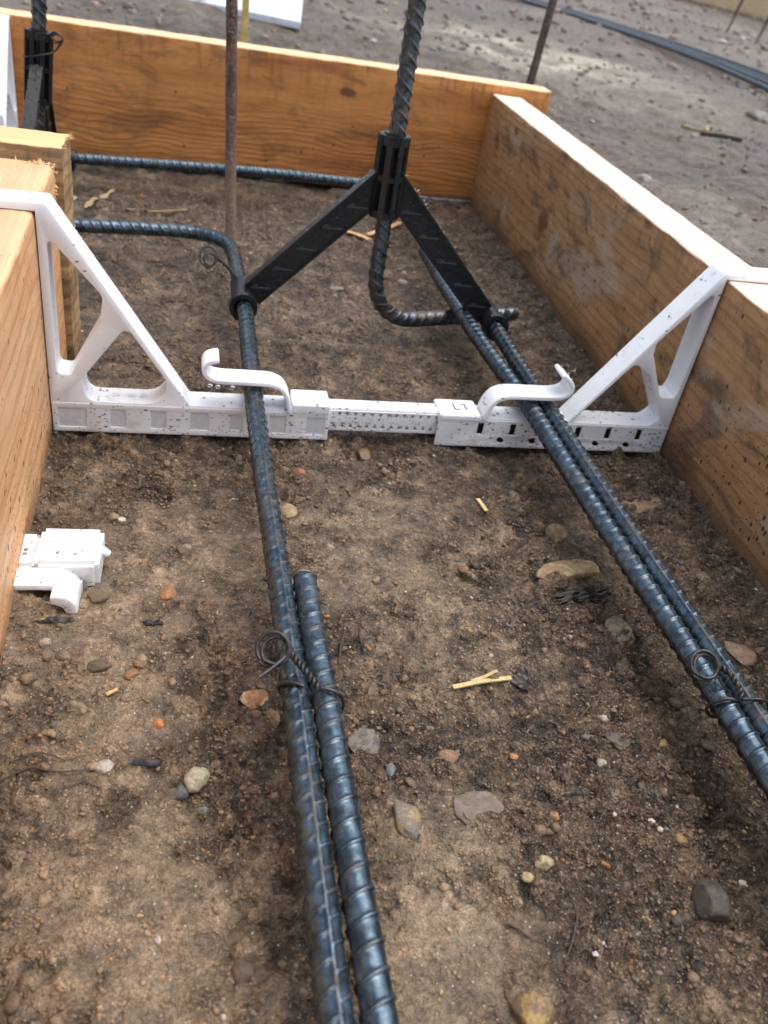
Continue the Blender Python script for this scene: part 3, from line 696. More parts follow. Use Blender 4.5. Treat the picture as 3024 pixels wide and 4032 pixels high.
# ------------------------------------------------------------------ black rebar chairs
def chair():
    root = empty('rebar_chair', (125.5, 620, 0))
    g = G()
    oct_ = lambda R, o=.3927: [(R * math.cos(o + k * math.pi / 4), R * math.sin(o + k * math.pi / 4)) for k in range(8)]
    g.prism(oct_(7.4), 'z', 103, 156)
    for a, b_ in ((151.5, 158), (127.6, 131.4), (102, 106.5)): g.prism(oct_(11.6), 'z', a, b_)
    for k in range(8):
        a = .3927 + k * math.pi / 4; R = Matrix.Rotation(a, 3, 'Z')
        g.box((6.5, -2.3, 102.4), (11.35, 2.3, 157.6), np.array(R))
    g.prism(oct_(7.6), 'z', 157.5, 159.2)
    link('socket', g.mesh('socket', 30, .5), BLACK, root)
    for s in (-1, 1):
        g = G()
        poly = [(s * 96, 41.5), (s * 9, 133), (s * 9, 107), (s * 86, 27.5), (s * 96, 27.5)]
        if s < 0: poly = poly[::-1]
        g.prism(poly, 'y', -1.9, 1.9)
        # flanges along upper and lower edge
        for (a, b_, wd, tk) in (((96, 41.5), (9, 133), 5.2, 2.4), ((86, 27.5), (9, 107), 3.4, 1.8)):
            d = np.array([b_[0] - a[0], b_[1] - a[1]]); L = np.linalg.norm(d); d /= L; nrm = np.array([-d[1], d[0]])
            pts = [np.array(a) - nrm * tk / 2, np.array(b_) - nrm * tk / 2, np.array(b_) + nrm * tk / 2, np.array(a) + nrm * tk / 2]
            g.prism([(s * p[0], p[1]) for p in pts], 'y', -wd, wd)
        arm = link('arm', g.mesh('arm', 30, .4), BLACK, root)
        g = G()
        for k, t in enumerate((.08, .27, .47, .68, .88)):
            cx = 92 - t * 82; cz = 33.5 + t * 83
            for f in (-1, 1):
                g.box((s * cx - 7.5, f * 2.4 - .7, cz - .55), (s * cx + 7.5, f * 2.4 + .7, cz + .55))
                g.box((s * cx - 6, f * 2.2 - .5, cz + .8), (s * cx - 2, f * 2.2 + .5, cz + 1.9))
        link('grip_mark', g.mesh('grip_mark', 30, .2), TICK, arm)
        # split ring that snaps over the bar
        n = 36; V = []; F = []
        xc = s * 97.5 + (0 if s < 0 else .5)
        prof = [(-21, 6.9), (-21, 10.4), (-17, 10.6), (-16.4, 9.0), (16, 8.8), (21, 8.6), (21, 6.9)]
        for (yy, rr) in prof:
            for k in range(n):
                a = 2 * math.pi * k / n; V.append((xc + rr * math.cos(a), yy, Zb + rr * math.sin(a)))
        m_ = len(prof)
        for i in range(m_):
            for j in range(n): F.append((i * n + j, i * n + (j + 1) % n, ((i + 1) % m_) * n + (j + 1) % n, ((i + 1) % m_) * n + j))
        g = G(); g.add(V, F); link('ring', g.mesh('ring', 35), BLACK, root)
    # rain beads
    g = G(); rr_ = np.random.default_rng(11)
    for k in range(110):
        s = rr_.choice([-1, 1]); t = rr_.uniform(0, 1)
        g.sphere((s * (93 - 82 * t) + rr_.uniform(-2, 2), rr_.uniform(-5, 5), 43.5 + 90 * t + 1.2), rr_.uniform(.35, 1.0), (1, 1, .7))
    for k in range(26):
        a = rr_.uniform(0, 6.28); q = rr_.uniform(7.5, 10.5); g.sphere((q * math.cos(a), q * math.sin(a), 158), rr_.uniform(.4, .9), (1, 1, .6))
    for k in range(70):
        s = rr_.choice([-1, 1]); t = rr_.uniform(0, 1); g.sphere((s * (90 - 80 * t), -1.9, 34.5 + 83 * t + rr_.uniform(-8, 8)), rr_.uniform(.25, .6), (1, .5, 1))
    w = link('water_bead', g.mesh('water_bead', 60), WATER, root); w['kind'] = 'stuff'
    return root
def children(o): return [c for c in bpy.data.objects if c.parent == o]
def copy_tree(o, parent=None):
    kids = children(o)
    c = o.copy(); col.objects.link(c)
    if parent: c.parent = parent
    for ch in kids: copy_tree(ch, c)
    return c
ch1 = chair()
tag(ch1, 'black plastic rebar chair straddling the trench on two splayed arms', 'rebar chair', 'black rebar chairs')
ch2 = copy_tree(ch1)
ch2.location = (-156 * S, 845 * S, 0); ch2.rotation_euler = (.09, 0, math.pi / 2)
tag(ch2, 'black plastic rebar chair at the upper left, seen end-on above the cross board', 'rebar chair')

# ------------------------------------------------------------------ white form spacers
def rounded(poly, rad, n=6):
    out = []; N = len(poly)
    for i in range(N):
        r_ = rad[i] if isinstance(rad, (list, tuple)) else rad
        if r_ <= 0: out.append(poly[i]); continue
        a, b_, c = (np.array(poly[(i + k) % N], float) for k in (-1, 0, 1))
        la, lc = np.linalg.norm(a - b_), np.linalg.norm(c - b_)
        u, v = (a - b_) / la, (c - b_) / lc
        ang = math.acos(np.clip(np.dot(u, v), -1, 1)); d = min(r_ / math.tan(ang / 2), la * .45, lc * .45); rr_ = d * math.tan(ang / 2)
        w = (u + v); w /= np.linalg.norm(w); ctr = b_ + w * rr_ / math.sin(ang / 2)
        p0, p1 = b_ + u * d - ctr, b_ + v * d - ctr; om = math.pi - ang
        for k in range(n + 1):
            t = k / n; q = (p0 * math.sin((1 - t) * om) + p1 * math.sin(t * om)) / math.sin(om); out.append(tuple(ctr + q))
    return out

def extrude(name, outer, holes, y0, y1, bevel=.5):
    cu = bpy.data.curves.new(name, 'CURVE'); cu.dimensions = '2D'; cu.fill_mode = 'BOTH'
    K = .01
    for pl in [outer] + list(holes):
        s = cu.splines.new('POLY'); s.points.add(len(pl) - 1); s.use_cyclic_u = True
        for q, (x, z) in zip(s.points, pl): q.co = (x * K, z * K, 0, 1)
    cu.extrude = max(.001, ((y1 - y0) / 2 - bevel) * K); cu.bevel_depth = bevel * K; cu.bevel_resolution = 1; cu.offset = -bevel * K
    o = bpy.data.objects.new(name, cu); col.objects.link(o)
    dg = bpy.context.evaluated_depsgraph_get()
    me = bpy.data.meshes.new_from_object(o.evaluated_get(dg))
    bpy.data.objects.remove(o); bpy.data.curves.remove(cu)
    n = len(me.vertices); V = np.zeros(n * 3); me.vertices.foreach_get('co', V); V = V.reshape(-1, 3) / K
    V = np.stack([V[:, 0], (y0 + y1) / 2 + V[:, 2], V[:, 1]], 1) * S
    me.vertices.foreach_set('co', V.ravel()); me.update()
    bm = bmesh.new(); bm.from_mesh(me); bmesh.ops.remove_doubles(bm, verts=bm.verts, dist=1e-6)
    bmesh.ops.recalc_face_normals(bm, faces=bm.faces); bm.to_mesh(me); bm.free()
    me.name = name
    me.polygons.foreach_set('use_smooth', np.ones(len(me.polygons), dtype=bool)); me.set_sharp_from_angle(angle=math.radians(38))
    return me

def thick(path, t):
    P = np.array(path, float)
    d = np.r_[0, np.cumsum(np.linalg.norm(np.diff(P, axis=0), axis=1))]
    tt = np.linspace(0, d[-1], 60); Q = np.stack([np.interp(tt, d, P[:, k]) for k in (0, 1)], 1)
    pad = np.concatenate([np.repeat(Q[:1], 4, 0), Q, np.repeat(Q[-1:], 4, 0)]); w = np.hanning(11)[1:-1]; w /= w.sum()
    Q = np.stack([np.convolve(pad[:, k], w, 'valid') for k in (0, 1)], 1)
    T = np.gradient(Q, axis=0); T /= np.linalg.norm(T, axis=1)[:, None]; N = np.stack([-T[:, 1], T[:, 0]], 1)
    a, b_ = Q + N * t / 2, Q - N * t / 2
    cap = lambda c, dirv, nn: [tuple(c + t / 2 * (math.cos(q) * nn + math.sin(q) * dirv)) for q in np.linspace(.4, math.pi - .4, 4)]
    return [tuple(p) for p in a] + cap(Q[-1], T[-1], N[-1]) + [tuple(p) for p in b_[::-1]] + cap(Q[0], -T[0], -N[0])

def rect(x0, z0, x1, z1, r_=.5): return rounded([(x0, z0), (x1, z0), (x1, z1), (x0, z1)], r_, 2)

def drops(pts, seed, name, parent):
    g = G(); rr_ = np.random.default_rng(seed)
    for (x, y, z, r_) in pts: g.sphere((x, y, z), r_, (1.1, 1, .8))
    w = link(name, g.mesh(name, 60), WATER, parent); w['kind'] = 'stuff'; return w

def spacer():
    root = empty('form_spacer', (-86.3, 463, 0), (0, 0, .0246))
    # left bracket: truss with leg, hook over the board and hollow foot
    outer = rounded([(-40, 131.8), (-40, 104), (-44, 104), (-44, 136.2), (5.5, 136.2), (79.5, 22.4), (166, 22.4), (166, 18.6), (0, 18.6), (0, 131.8)], [.5, 1, 1, 2, 1.5, 1, 0, 0, 0, 0])
    up = rounded([(4.6, 120), (4.6, 40), (12, 39), (29.5, 72), (31.5, 88.5)], [2, 3, 3, 6, 7])
    lo = rounded([(43.5, 71.5), (18.2, 37), (20, 22.4), (76, 22.4)], [4, 4, 7, 12])
    L = link('bracket', extrude('left_bracket', outer, [up, lo], 0, 18.5), WHITE, root)
    wins = [rect(3.6, 5, 19.5, 17.8), rect(33, 5.5, 42, 17.8), rect(56.5, 5.5, 65.5, 17.8), rect(80, 5.5, 91, 17.8), rect(104, 6.5, 112, 17.8), rect(128, 5.5, 138.5, 17.8), rect(151.5, 5.5, 163, 17.8)]
    link('front_plate', extrude('front_plate', rect(.4, 1.8, 166, 21.2, .6), wins, -.5, 1.6, .3), WHITE, L)
    g = G()
    for w in wins:
        xs = [q[0] for q in w]; zs = [q[1] for q in w]; g.box((min(xs) - .4, .2, min(zs) - .4), (max(xs) + .4, 1.1, max(zs) + .4))
    link('recess_panel', g.mesh('recess_panel'), TINT, L)
    g = G(); g.box((.6, 16.4, 2), (165.5, 18.2, 19)); g.box((.6, 1.6, 2), (3, 16.4, 18.4)); g.box((142, -1.0, 20.6), (165.6, 19.3, 27)); 
    link('sleeve', g.mesh('sleeve', 30, .6), WHITE, L)
    link('clip', extrude('left_clip', thick([(140, 21.5), (138.5, 30), (135, 37), (128, 40.2), (112, 40.4), (96, 40.4), (89.5, 42), (86.5, 47.5), (88.5, 52.5), (95.5, 54)], 2.9), [], -2.5, 14, .7), WHITE, L)
    pts = [(x, y, z, q) for x, y, z, q in [(91, -3.4, 38.6, 1.5), (95.5, -3.6, 38.2, 1.7), (104, -3.6, 38.0, 1.9), (108, 3, 42.4, 1.6), (96, 4, 42.5, 2.2), (124, 9, 42.5, 1.0), (131, -3, 37.6, 1.4)]]
    rr_ = np.random.default_rng(3)
    for k in range(60):
        t = rr_.uniform(); pts.append((5.5 + 74 * t, rr_.choice([rr_.uniform(0, 18), 18.6, 18.4]), 136.4 - 113.8 * t + rr_.uniform(-.4, .2), rr_.uniform(.3, .9)))
    for k in range(30): pts.append((rr_.uniform(-42, 5), rr_.choice([18.4, .2]), 136.2 + rr_.uniform(-.5, .2), rr_.uniform(.4, 1)))
    for k in range(40): pts.append((rr_.uniform(10, 165), rr_.uniform(.5, 18), 22.5, rr_.uniform(.3, 1.1)))
    for x in (36, 45, 52): pts.append((x, 9, 22.3, 2.3))
    drops(pts, 1, 'water_bead', L)
    # sliding bar with its lattice face
    dia = []
    for k in range(13):
        cx = 170 + k * 5.4
        dia.append([(cx - 1.7, 9.2), (cx + 1.7, 9.2), (cx, 12.6)]); dia.append([(cx - 1.5 + 2.7, 20.4), (cx + 2.7, 17.4), (cx + 1.5 + 2.7, 20.4)])
    Bm = link('sliding_bar', extrude('sliding_bar', rect(110, 7, 255, 21.6, .5), dia, 3.6, 5.6, .25), WHITE, root)
    g = G(); g.box((110, 4.4, 21.4), (255, 16.4, 23)); g.box((110, 14.6, 7), (255, 16.2, 21.3)); link('top_plate', g.mesh('top_plate', 30, .5), WHITE, Bm)
    g = G(); g.box((111, 6.0, 7.6), (254, 6.8, 21)); link('mud_fill', g.mesh('mud_fill'), FILL, Bm)
    # right bracket
    outer = rounded([(238, 18.6), (238, 22.2), (328.4, 22.2), (402.6, 132), (448.5, 132.4), (448.5, 102), (444.5, 102), (444.5, 128.4), (405, 128.4), (405, 18.6)], [0, 0, 1, 1.5, 2, 1, 1, .5, 0, 0])
    up = rounded([(373.6, 75), (389.5, 44.6), (400, 44), (401.6, 50), (401.6, 121.5), (372.6, 82.8)], [4, 3, 2, 2, 2, 6])
    lo = rounded([(330.5, 22.2), (389.5, 22.2), (395.5, 28.6), (377, 60), (363, 68)], [2, 6, 3, 3, 4])
    Rb = link('bracket', extrude('right_bracket', outer, [up, lo], 0, 18.5), WHITE, root)
    slots = [rect(x - 2.1, 10.6, x + 2.1, 20.2, .3) for x in (267.6, 290.5, 314, 337.8, 360.3, 383.7)]
    ov = [rounded([(x - 3.2, 7.6), (x - .8, 9.0), (x + 3.2, 6.2), (x + 1.8, 4.0), (x - 1.4, 4.8)], .9, 3) for x in (283.5, 306.6, 353.6, 376.9)]
    link('front_plate', extrude('front_plate', rect(238, 1.0, 404.6, 21.0, .6), slots + ov, -.5, .9, .2), WHITE, Rb)
    g = G(); g.box((238.4, 16.4, 1.2), (404.4, 18.2, 19)); g.box((402.2, 1.6, 1.4), (404.6, 16.4, 18.4)); g.box((238.3, -1.1, 20.4), (266, 20.5, 24.5))
    link('sleeve', g.mesh('sleeve', 30, .6), WHITE, Rb)
    g = G(); g.box((256, 6, 1.6), (402, 7, 18.4)); link('mud_fill', g.mesh('mud_fill'), GAP, Rb)
    link('clip', extrude('right_clip', thick([(268.5, 22), (270, 31), (274, 37.5), (281, 39.9), (296, 40.1), (312, 40.2), (320, 41.4), (324, 45.2), (323.6, 50), (319.5, 54), (314.5, 57)], 3.1), [], -2.5, 14.5, .7), WHITE, Rb)
    g = G()      # the two characters inked on the sleeve: L 1
    z = 24.5
    for a, b_ in (((249.6, 6.6), (250.4, 14.4)), ((250.4, 6.6), (253.6, 7.4)), ((255.4, 13.6), (257.4, 14.4)), ((257.4, 6.6), (258.2, 14.4))):
        g.box((a[0] - .15, a[1] - .15, z - .1), (b_[0] + .15, b_[1] + .15, z + .3))
    link('ink_mark', g.mesh('ink_mark'), INK, Rb)
    pts = []
    for k in range(50):
        t = rr_.uniform(); pts.append((328.4 + 74 * t, rr_.uniform(0, 18.4), 22.4 + 110 * t, rr_.uniform(.3, .8)))
    for k in range(30): pts.append((rr_.uniform(240, 330), rr_.choice([rr_.uniform(0, 18), 18.4]), 22.3, rr_.uniform(.3, 1.0)))
    for x in (241, 252, 262): pts.append((x, -.4, 1.0, 1.5))
    for k in range(16): pts.append((rr_.uniform(314, 326), rr_.uniform(-1, 13), rr_.uniform(52, 60), rr_.uniform(.5, .9)))
    drops(pts, 2, 'water_bead', Rb)
    return root
s1 = spacer()
tag(s1, 'mud-spattered white plastic form spacer spanning the trench between left and right boards', 'form spacer', 'white plastic form spacers')
s2 = copy_tree(s1)
s2.location = (-203.5 * S, 596.5 * S, 4.5 * S); s2.rotation_euler = (0, 0, math.pi / 2)
for c in children(s2):
    n = c.name.split('.')[0]
    if n == 'sliding_bar': c.location.x += 28 * S
    if n == 'bracket' and max(v.co.x for v in c.data.vertices) > 300 * S: c.location.x += 43.0 * S
tag(s2, 'white plastic form spacer at the upper left edge hooked over the back board', 'form spacer')

# loose broken spacer piece at the foot of the left board
fr = empty('spacer_fragment', (-60.5, 332, .8))
tag(fr, 'broken white plastic spacer piece with hooked end at the left board foot', 'plastic fragment')
g = G(); V0 = lambda x, y, z: (x + 60, y - 325, z)
g.box(V0(-74, 317.5, -3), V0(-44.8, 346, 13)); g.box(V0(-85, 319, -3), V0(-73.5, 345, 10)); g.box(V0(-84, 313.5, -3), V0(-50, 317.8, 6.5))
link('block', g.mesh('block', 30, 2.2), WHITE2, fr)
g = G(); V, F = sweep([V0(-45.5, 335, 6.5), V0(-43.2, 334.6, 6), V0(-41.6, 334, 5.4), V0(-41.3, 333.9, 5.3)], np.array([3.0, 2.1, 1.5, 1.1]), 10); g.add(V, F)
link('peg', g.mesh('peg'), WHITE2, fr)
hk = extrude('hook', thick([V0(-84, 0, 8)[::2], V0(-70, 0, 8.4)[::2], V0(-61, 0, 8.2)[::2], V0(-56, 0, 5.4)[::2], V0(-55.2, 0, -2)[::2]], 3.4), [], -325 + 305, -325 + 318, .8)
link('hook', hk, WHITE2, fr)
hk = extrude('hook_tip', thick([V0(-62, 0, 7.4)[::2], V0(-58, 0, 6.8)[::2], V0(-55.2, 0, 4)[::2], V0(-54.8, 0, -2.5)[::2]], 4.8), [], -325 + 297.5, -325 + 316, .8)
link('hook_tip', hk, WHITE2, fr)

# ------------------------------------------------------------------ tie wires
def twist(a, b_, rad, turns, n=90):
    a, b_ = np.array(a, float), np.array(b_, float); d = (b_ - a); L = np.linalg.norm(d); d /= L
    u = np.cross(d, (0, 0, 1.)); u /= np.linalg.norm(u); v = np.cross(d, u); out = []
    for s in (0, math.pi):
        t = np.linspace(0, 1, n); ph = t * turns * 2 * math.pi + s
        out.append(a + d * (t * L)[:, None] + rad * (np.cos(ph)[:, None] * u + np.sin(ph)[:, None] * v))
    return out
def ring(c, r_, nrm, turns=1.0, start=0, drift=(0, 0, 0), n=70, sq=1.0):
    nrm = np.array(nrm, float); nrm /= np.linalg.norm(nrm)
    u = np.cross(nrm, (0.1, .95, .1)); u /= np.linalg.norm(u); v = np.cross(nrm, u)
    t = np.linspace(0, turns, n); a = start + t * 2 * math.pi
    return np.array(c, float) + r_ * (np.cos(a)[:, None] * u + sq * np.sin(a)[:, None] * v) + np.array(drift)[None] * t[:, None]
def spl(P, k=24, win=None):
    Q, _ = smooth_path(P, .35, win or 2.2); return Q
def tie(label, wrap, tw, loops, origin, rad=.78):
    g = G(); o = np.array(origin, float)
    for w in wrap: g.tube(spl(w) - o, rad, 8)
    for k in range(len(tw) - 1):
        L = np.linalg.norm(np.array(tw[k + 1]) - np.array(tw[k]))
        for s in twist(tw[k], tw[k + 1], rad * 1.02, max(1, L / 4.6)): g.tube(s - o, rad, 8)
    for lp in loops: g.tube(np.asarray(lp) - o, rad, 8)
    ob = link('tie_wire', g.mesh('tie_wire', 60), WIRE, loc=origin)
    return tag(ob, label, 'tie wire', 'twisted tie wires')
def around(x1, x2, y, z, R, dy, a0, a1, n=60):
    """path of a wire hugging two bars side by side (stadium), from angle a0 to a1"""
    out = []
    for k in range(n + 1):
        a = a0 + (a1 - a0) * k / n
        cx = x2 if math.cos(a) > 0 else x1
        out.append((cx + R * math.cos(a), y + dy * math.cos(a), z + R * math.sin(a)))
    return out
R_ = 6.7
w1 = [(39.6 + R_ * math.cos(a) * 1.0, 224.5 + 3.0 * (a - 1.2), Zb + R_ * math.sin(a)) for a in np.linspace(1.25, 3.6, 30)] + [(36, 229, Zb - 6.5), (45, 226, Zb - 7), (56, 221, Zb - 5)]
w2 = [(47.2, 223.8, 37.6)] + [(51 + R_ * math.cos(a), 222.3 - 1.2 * (1.4 - a), Zb + R_ * math.sin(a)) for a in np.linspace(1.5, -.9, 30)]
nz = (-.25, -.62, .75)
tie('wire tie with double loop binding the cut bar to the left rebar', [w1, w2],
    [(47.4, 222.6, 38.4), (43.5, 228.3, 40.2), (39.6, 233.8, 41.6), (36.2, 239.2, 43.2)],
    [ring((29.5, 238.6, 43.4), 6.6, nz, 1.0, .6, (1.0, -.8, 1.0)), ring((31.2, 238.0, 43.8), 5.6, (-.1, -.5, .8), 1.0, .9, (.4, -.4, -1)), spl([(36, 239.5, 43.2), (35, 242.5, 44.4), (33, 244, 44.8)]), spl([(36.5, 238, 43.2), (34, 234, 42.6), (28, 229, 41.2), (24.5, 226.5, 40.6)])], (45, 226, Zb))
w1 = [(220.9 + R_ * math.cos(a), 213.5 + 1.2 * (a - 1.2), Zb + R_ * math.sin(a)) for a in np.linspace(1.1, 3.7, 30)] + [(218, 216, Zb - 6.6), (228, 215, Zb - 6.9), (238, 213, Zb - 5)]
w2 = [(226, 213.4, 38.2)] + [(234.6 + R_ * math.cos(a), 213.4 - .8 * (1.4 - a), Zb + R_ * math.sin(a)) for a in np.linspace(1.7, -.9, 30)]
tie('wire tie with a round loop binding the two right rebars', [w1, w2],
    [(226, 213.6, 38.4), (226.5, 219, 40.2), (225, 224.6, 41.5), (220.5, 229.2, 42.6)],
    [ring((213.4, 228.6, 42.6), 6.2, (-.15, -.6, .75), 1.0, .6, (.8, -.6, .8)), ring((214.4, 228.2, 43), 5.4, (-.05, -.5, .8), 1.0, .9, (.4, -.4, -1)), spl([(219.5, 229.8, 42.8), (217, 232.6, 43.6), (214, 234, 44)])], (228, 213, Zb))
w1 = [(26.8 + 7.2 * math.cos(a), 640.5 + 1.0 * (a - 1.2), Zb + 7.2 * math.sin(a)) for a in np.linspace(-1.5, 4.4, 50)]
tie('small wire tie with twisted tail at the bend of the left rebar', [w1],
    [(23.5, 638, 38.4), (18, 643.5, 43), (12.8, 648, 46.2), (7.2, 650.4, 48.4)],
    [ring((1.6, 648.5, 48.8), 6.3, (-.1, -.8, .55), 1.0, .4, (.6, .3, 1.2), sq=1.15), ring((2.8, 648.2, 48), 4.8, (.3, -.8, .5), 1.1, .8, (.4, -.4, -1))], (24, 641, Zb), .78)
zz = 141
cx_, cy_ = -156 + .09 * zz, 845
w1 = [(cx_ + 12.6 * math.cos(a), cy_ + 12.6 * math.sin(a), zz + 3.0 * math.cos(a) - 1) for a in np.linspace(-4.6, -.25, 50)]
tie('wire tie wound round the black chair at the upper left', [w1 + [(cx_ + 15, cy_ - 4, zz + 4), (cx_ + 19.5, cy_ - 5, zz + 10.5)]],
    [(cx_ + 17, cy_ - 5, zz + 7), (cx_ + 20.5, cy_ - 5.2, zz + 12)],
    [ring((cx_ + 16, cy_ - 5, zz + 13.5), 4.6, (.1, -.9, .4), 1.0, .2, (.5, 0, 1.5), sq=.6), ring((cx_ + 15.5, cy_ - 5, zz + 12.6), 5.2, (-.2, -.9, .35), 1.0, .7, (.4, .4, .8), sq=.55), spl([(cx_ + 20, cy_ - 5, zz + 15), (cx_ + 14, cy_ - 4, zz + 17), (cx_ + 8, cy_ - 2, zz + 14)])], (cx_, cy_, zz), .62)

# ------------------------------------------------------------------ stakes, stick, sheet, far bars and far formwork
def rod(name, a, b_, r_, mat, label, cat, group=None, taper=None, n=18):
    a, b_ = np.array(a, float), np.array(b_, float)
    P, t = resample([a, b_], 4.0)
    rr_ = np.full(len(P), r_) * (1 + .05 * np.array([float(vnoise(q, 0, 14, 5)) for q in t]) + .02 * np.array([float(vnoise(q, 3, 4, 6)) for q in t]))
    if taper: rr_ = rr_ * np.interp(t, [0, taper, t[-1]], [.35, 1, 1])
    V, F = sweep(P - a, rr_, n); g = G(); g.add(V, F)
    return tag(link(name, g.mesh(name, 50), mat, loc=a), label, cat, group)
rod('form_stake', (23.2, 801, -25), (10.5, 800, 300), 4.9, RUST, 'rusty round steel stake driven in the trench behind the bent rebar', 'stake', 'steel stakes', 22)
rod('form_stake', (374.5, 1114, -25), (394.5, 1113, 330), 5.0, RUST2, 'dark rusty stake standing behind the right end of the back board', 'stake', 'steel stakes', 22)
rod('form_stake', (2730, 4610, -40), (2865, 4640, 520), 9, RUST2, 'thin dark stake before the distant formwork at the right edge of the photo', 'stake', 'steel stakes', 30)
rod('form_stake', (2840, 5130, -40), (2885, 5135, 190), 8, RUST2, 'faint short stake in the yard left of the other distant stake', 'stake', 'steel stakes', 30)
g = G(); g.box((-4.4, -4.4, 0), (4.4, 4.4, 330))
tag(link('marker_stick', g.mesh('marker_stick', 30, 1.0), YELLOW, loc=(41, 1300, -20)), 'pale yellow square stick standing just behind the back board', 'marker stick')
# flat white sheet lying in the yard
V = np.array([(211, 2407), (282, 3195), (60, 3700), (-640, 3660), (-560, 2760)], float)
g = G(); g.prism([tuple(p - np.array([0, 2900])) for p in V], 'z', 0, 16)
tag(link('foam_sheet', g.mesh('foam_sheet', 30, 1.5), SHEET, loc=(0, 2900, 6)), 'bluish white flat sheet lying on the ground beyond the back board', 'sheet')
# far bundle of bars on the ground
pb = [np.array(p, float) for p in [(1500, 5300), (1640, 4600), (1743, 4265), (1853, 3529), (1880, 3080), (1850, 2600), (1780, 2100)]]
labs = ['outermost bar of the dark steel bundle lying across the yard', 'second bar from the outside of the dark bundle in the yard', 'middle bar of the dark steel bundle lying across the yard', 'second bar from the inside of the dark bundle lying across the yard', 'innermost bar of the dark steel bundle, nearest the footing']
for k in range(5):
    off = [0, -24, -50, -80, -116][k]; fan = [0, 0, -8, -22, -40][k]
    P = [(p[0] + off + fan * max(0, (4300 - p[1]) / 1000), p[1] + 7 * k, 9 + (5 if k == 1 else 0)) for p in pb]
    rebar('loose_bar', P, labs[k], seed=20 + k, step=9, n=10, sp=40, rib=.4, r0=7.5, win=160, mat=STEEL_FAR, group='bars of the bundle lying in the yard')
fb = link('form_board', board_mesh('far_board', 6500, 60, 420, -10, 9, step=60, wob=1.5), W_FAR, loc=(4400, 12500, 0), rot=(0, 0, -math.pi / 2 - .02))
tag(fb, 'distant pale timber formwork at the top right corner beyond the bundle of bars', 'form board', BG)

# ------------------------------------------------------------------ stones one can tell apart
SC = dict(tan=((.42, .3, .16), (.3, .22, .13)), orange=((.42, .2, .08), (.3, .14, .06)), quartz=((.42, .17, .06), (.62, .52, .38)), ochre=((.4, .24, .09), (.3, .16, .07)),
 speck=((.22, .2, .18), (.1, .09, .085)), greyellow=((.16, .145, .125), (.36, .26, .12)), bluegrey=((.14, .16, .165), (.1, .11, .11)), mottle=((.42, .38, .27), (.18, .14, .1)),
 pale=((.5, .46, .4), (.4, .35, .3)), black=((.03, .03, .032), (.055, .05, .05)), ochre2=((.33, .2, .1), (.46, .37, .2)), brown=((.26, .17, .09), (.36, .27, .16)), tan2=((.38, .24, .13), (.24, .15, .085)),
 cream=((.5, .45, .3), (.34, .27, .16)), pinkish=((.34, .23, .16), (.27, .17, .11)), charcoal=((.028, .024, .022), (.055, .045, .038)), brownyellow=((.16, .1, .065), (.42, .28, .09)),
 darkbrown=((.085, .05, .032), (.05, .034, .024)), mauve=((.2, .16, .14), (.26, .19, .15)), brown2=((.2, .14, .09), (.15, .1, .07)), pale2=((.45, .4, .32), (.22, .17, .12)),
 cream2=((.46, .38, .2), (.32, .25, .14)), yellow=((.5, .38, .18), (.4, .3, .15)), white=((.75, .76, .78), (.7, .7, .72)), white2=((.72, .66, .57), (.5, .45, .38)), white3=((.72, .64, .54), (.6, .5, .4)),
 white4=((.72, .63, .5), (.64, .54, .4)), pale3=((.5, .44, .37), (.36, .31, .26)), bluegrey2=((.05, .06, .075), (.085, .085, .09)), greenish=((.21, .22, .18), (.17, .16, .13)), pale4=((.36, .33, .28), (.25, .22, .18)),
 red=((.34, .11, .06), (.25, .1, .06)), pale5=((.38, .37, .33), (.25, .23, .19)), grey=((.36, .35, .33), (.28, .27, .25)), grey2=((.22, .2, .17), (.3, .28, .25)), white5=((.7, .68, .64), (.6, .57, .52)),
 brown3=((.19, .12, .075), (.13, .085, .055)), dgrey=((.085, .08, .075), (.12, .105, .09)), white6=((.68, .65, .6), (.5, .47, .42)), orange2=((.38, .19, .08), (.26, .14, .07)), orange3=((.42, .21, .1), (.3, .17, .09)),
 orange4=((.6, .2, .05), (.45, .17, .06)), dark2=((.09, .066, .045), (.05, .036, .026)), orange5=((.55, .25, .08), (.45, .2, .08)), brick=((.22, .115, .06), (.15, .085, .05)), orange6=((.5, .24, .09), (.34, .18, .09)),
 orange7=((.36, .19, .08), (.22, .13, .075)), black2=((.05, .05, .053), (.03, .028, .028)), pale6=((.5, .42, .3), (.4, .33, .24)), redd=((.22, .12, .085), (.17, .1, .07)), orange8=((.32, .19, .1), (.24, .15, .08)), dgrey2=((.06, .065, .07), (.09, .088, .085)))
